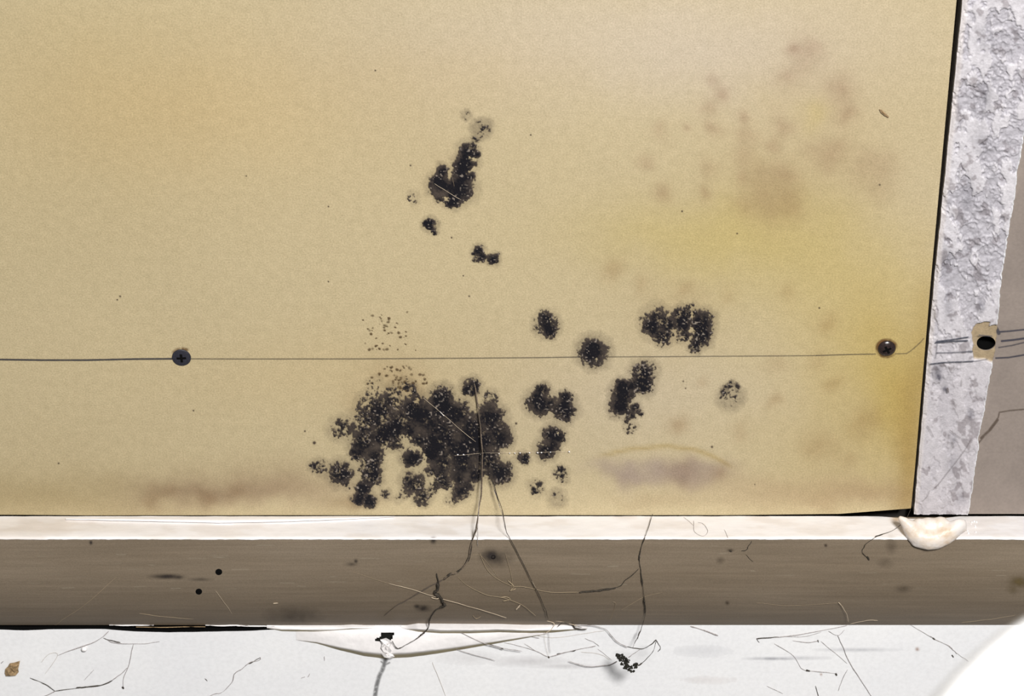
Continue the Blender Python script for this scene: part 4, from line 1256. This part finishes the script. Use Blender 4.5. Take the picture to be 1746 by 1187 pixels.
web('short pale silk thread across the tall mold blotch', [(A4([(741, 313), (762, 326), (786, 341)], .9, .9), PT, .8, .3), (A4([(770, 298), (775, 318)], .9, .9), FT, .5, .3)])

# ------------------------------------------------------------------ loose bits
tag(crumple('paint_flake', [(8, 1148), (9, 1141), (14, 1136), (17, 1131), (24, 1130), (34, 1127), (33, 1133), (31, 1141), (32, 1146), (27, 1152), (18, 1153), (10, 1153)], 'F', 0.0012, M_FLAKE, None, 31, 1.2), 'brown curled flake stuck on the white lower wall at the far left', 'flake')
bm = bmesh.new()
p = Vector(at(143.5, 1107, 'F', 0.0009))
m = bmesh.ops.create_icosphere(bm, subdivisions=3, radius=0.00125)
for v in m['verts']:
    k = 1 + 0.28 * (fbm(np.array([v.co.x * 4000]), np.array([v.co.z * 4000 + v.co.y * 2500]), 2.2, 2, 5)[0] - .5)
    v.co = v.co * k + p
tag(bm_obj('paint_crumb', bm, M_WHITE, smooth=True), 'small white crumb caught in the cobweb on the lower wall at the far left', 'crumb')
chip = crumple('wood_chip', [(1499, 186), (1503, 187), (1510, 193), (1516, 199), (1515, 201), (1508, 197), (1502, 192)], 'A', 0.0006, M_FLAKE, None, 33, .4, 0.0003)
tag(chip, 'tiny brown sliver stuck on the board at upper right', 'chip')
for (x, y, r) in [(700, 282, 1.2), (1163, 360, 1.4), (1257, 398, 1.2), (560, 352, 1.1), (205, 505, 1.5), (200, 511, 1), (800, 505, 1.3), (770, 405, 1.2), (1214, 762, 1.7), (1165, 650, 1.2), (1169, 662, 1), (536, 755, 2.2), (1287, 826, 1), (880, 722, 1.6),
                  (1397, 525, 1.3), (1500, 315, 1.5), (905, 230, 1.2), (520, 735, 1.3), (790, 470, 1), (640, 120, 1.1), (420, 300, 1), (560, 480, 1.1), (330, 700, 1.2), (100, 790, 1.4)]:
    smudge('speck', 'A', panel, [(x, y, r, r, 1.0)], (0.06, 0.04, 0.03), int(x), step=0.8, thick=0.0001)

# ------------------------------------------------------------------ the white rounded container close to the camera, lower right
cr = 0.085
ctr = None
# its rim is found where the sight line through the corner of the frame is about 0.42 m from the camera
rx, ry, rz = ray(1672, 1064)
t = 0.40
rim = Vector((CAM[0] + t * rx, CAM[1] + t * ry, CAM[2] + t * rz))
cc_ = rim + Vector((cr * 0.74, -cr * 0.67, 0))
prof_ = [(0.0, FLOOR_Z), (cr * 0.80, FLOOR_Z), (cr * 0.82, FLOOR_Z + 0.006), (cr * 0.97, rim.z * 0.93), (cr * 0.975, rim.z * .94), (cr, rim.z * .945), (cr + .002, rim.z * .95), (cr + 0.002, rim.z - 0.010), (cr - 0.001, rim.z - 0.004), (cr - 0.005, rim.z), (cr * .9, rim.z), (cr * .88, rim.z - .006), (0, rim.z - .006)]
nseg = 72
vs, fs = [], []
for (r, z) in prof_:
    for i in range(nseg):
        a = 2 * math.pi * i / nseg
        vs.append((cc_.x + r * math.cos(a), cc_.y + r * math.sin(a), z))
for q in range(len(prof_) - 1):
    for i in range(nseg):
        j = (i + 1) % nseg
        fs.append((q * nseg + i, q * nseg + j, (q + 1) * nseg + j, (q + 1) * nseg + i))
con = mesh_obj('white_container', vs, fs, M_CASE)
bm = bmesh.new()
bm.from_mesh(con.data)
bmesh.ops.remove_doubles(bm, verts=bm.verts[:], dist=1e-5)
bmesh.ops.recalc_face_normals(bm, faces=bm.faces[:])
bm.to_mesh(con.data)
bm.free()
tag(con, 'blurred white rounded container close to the camera in the lower right corner', 'container')
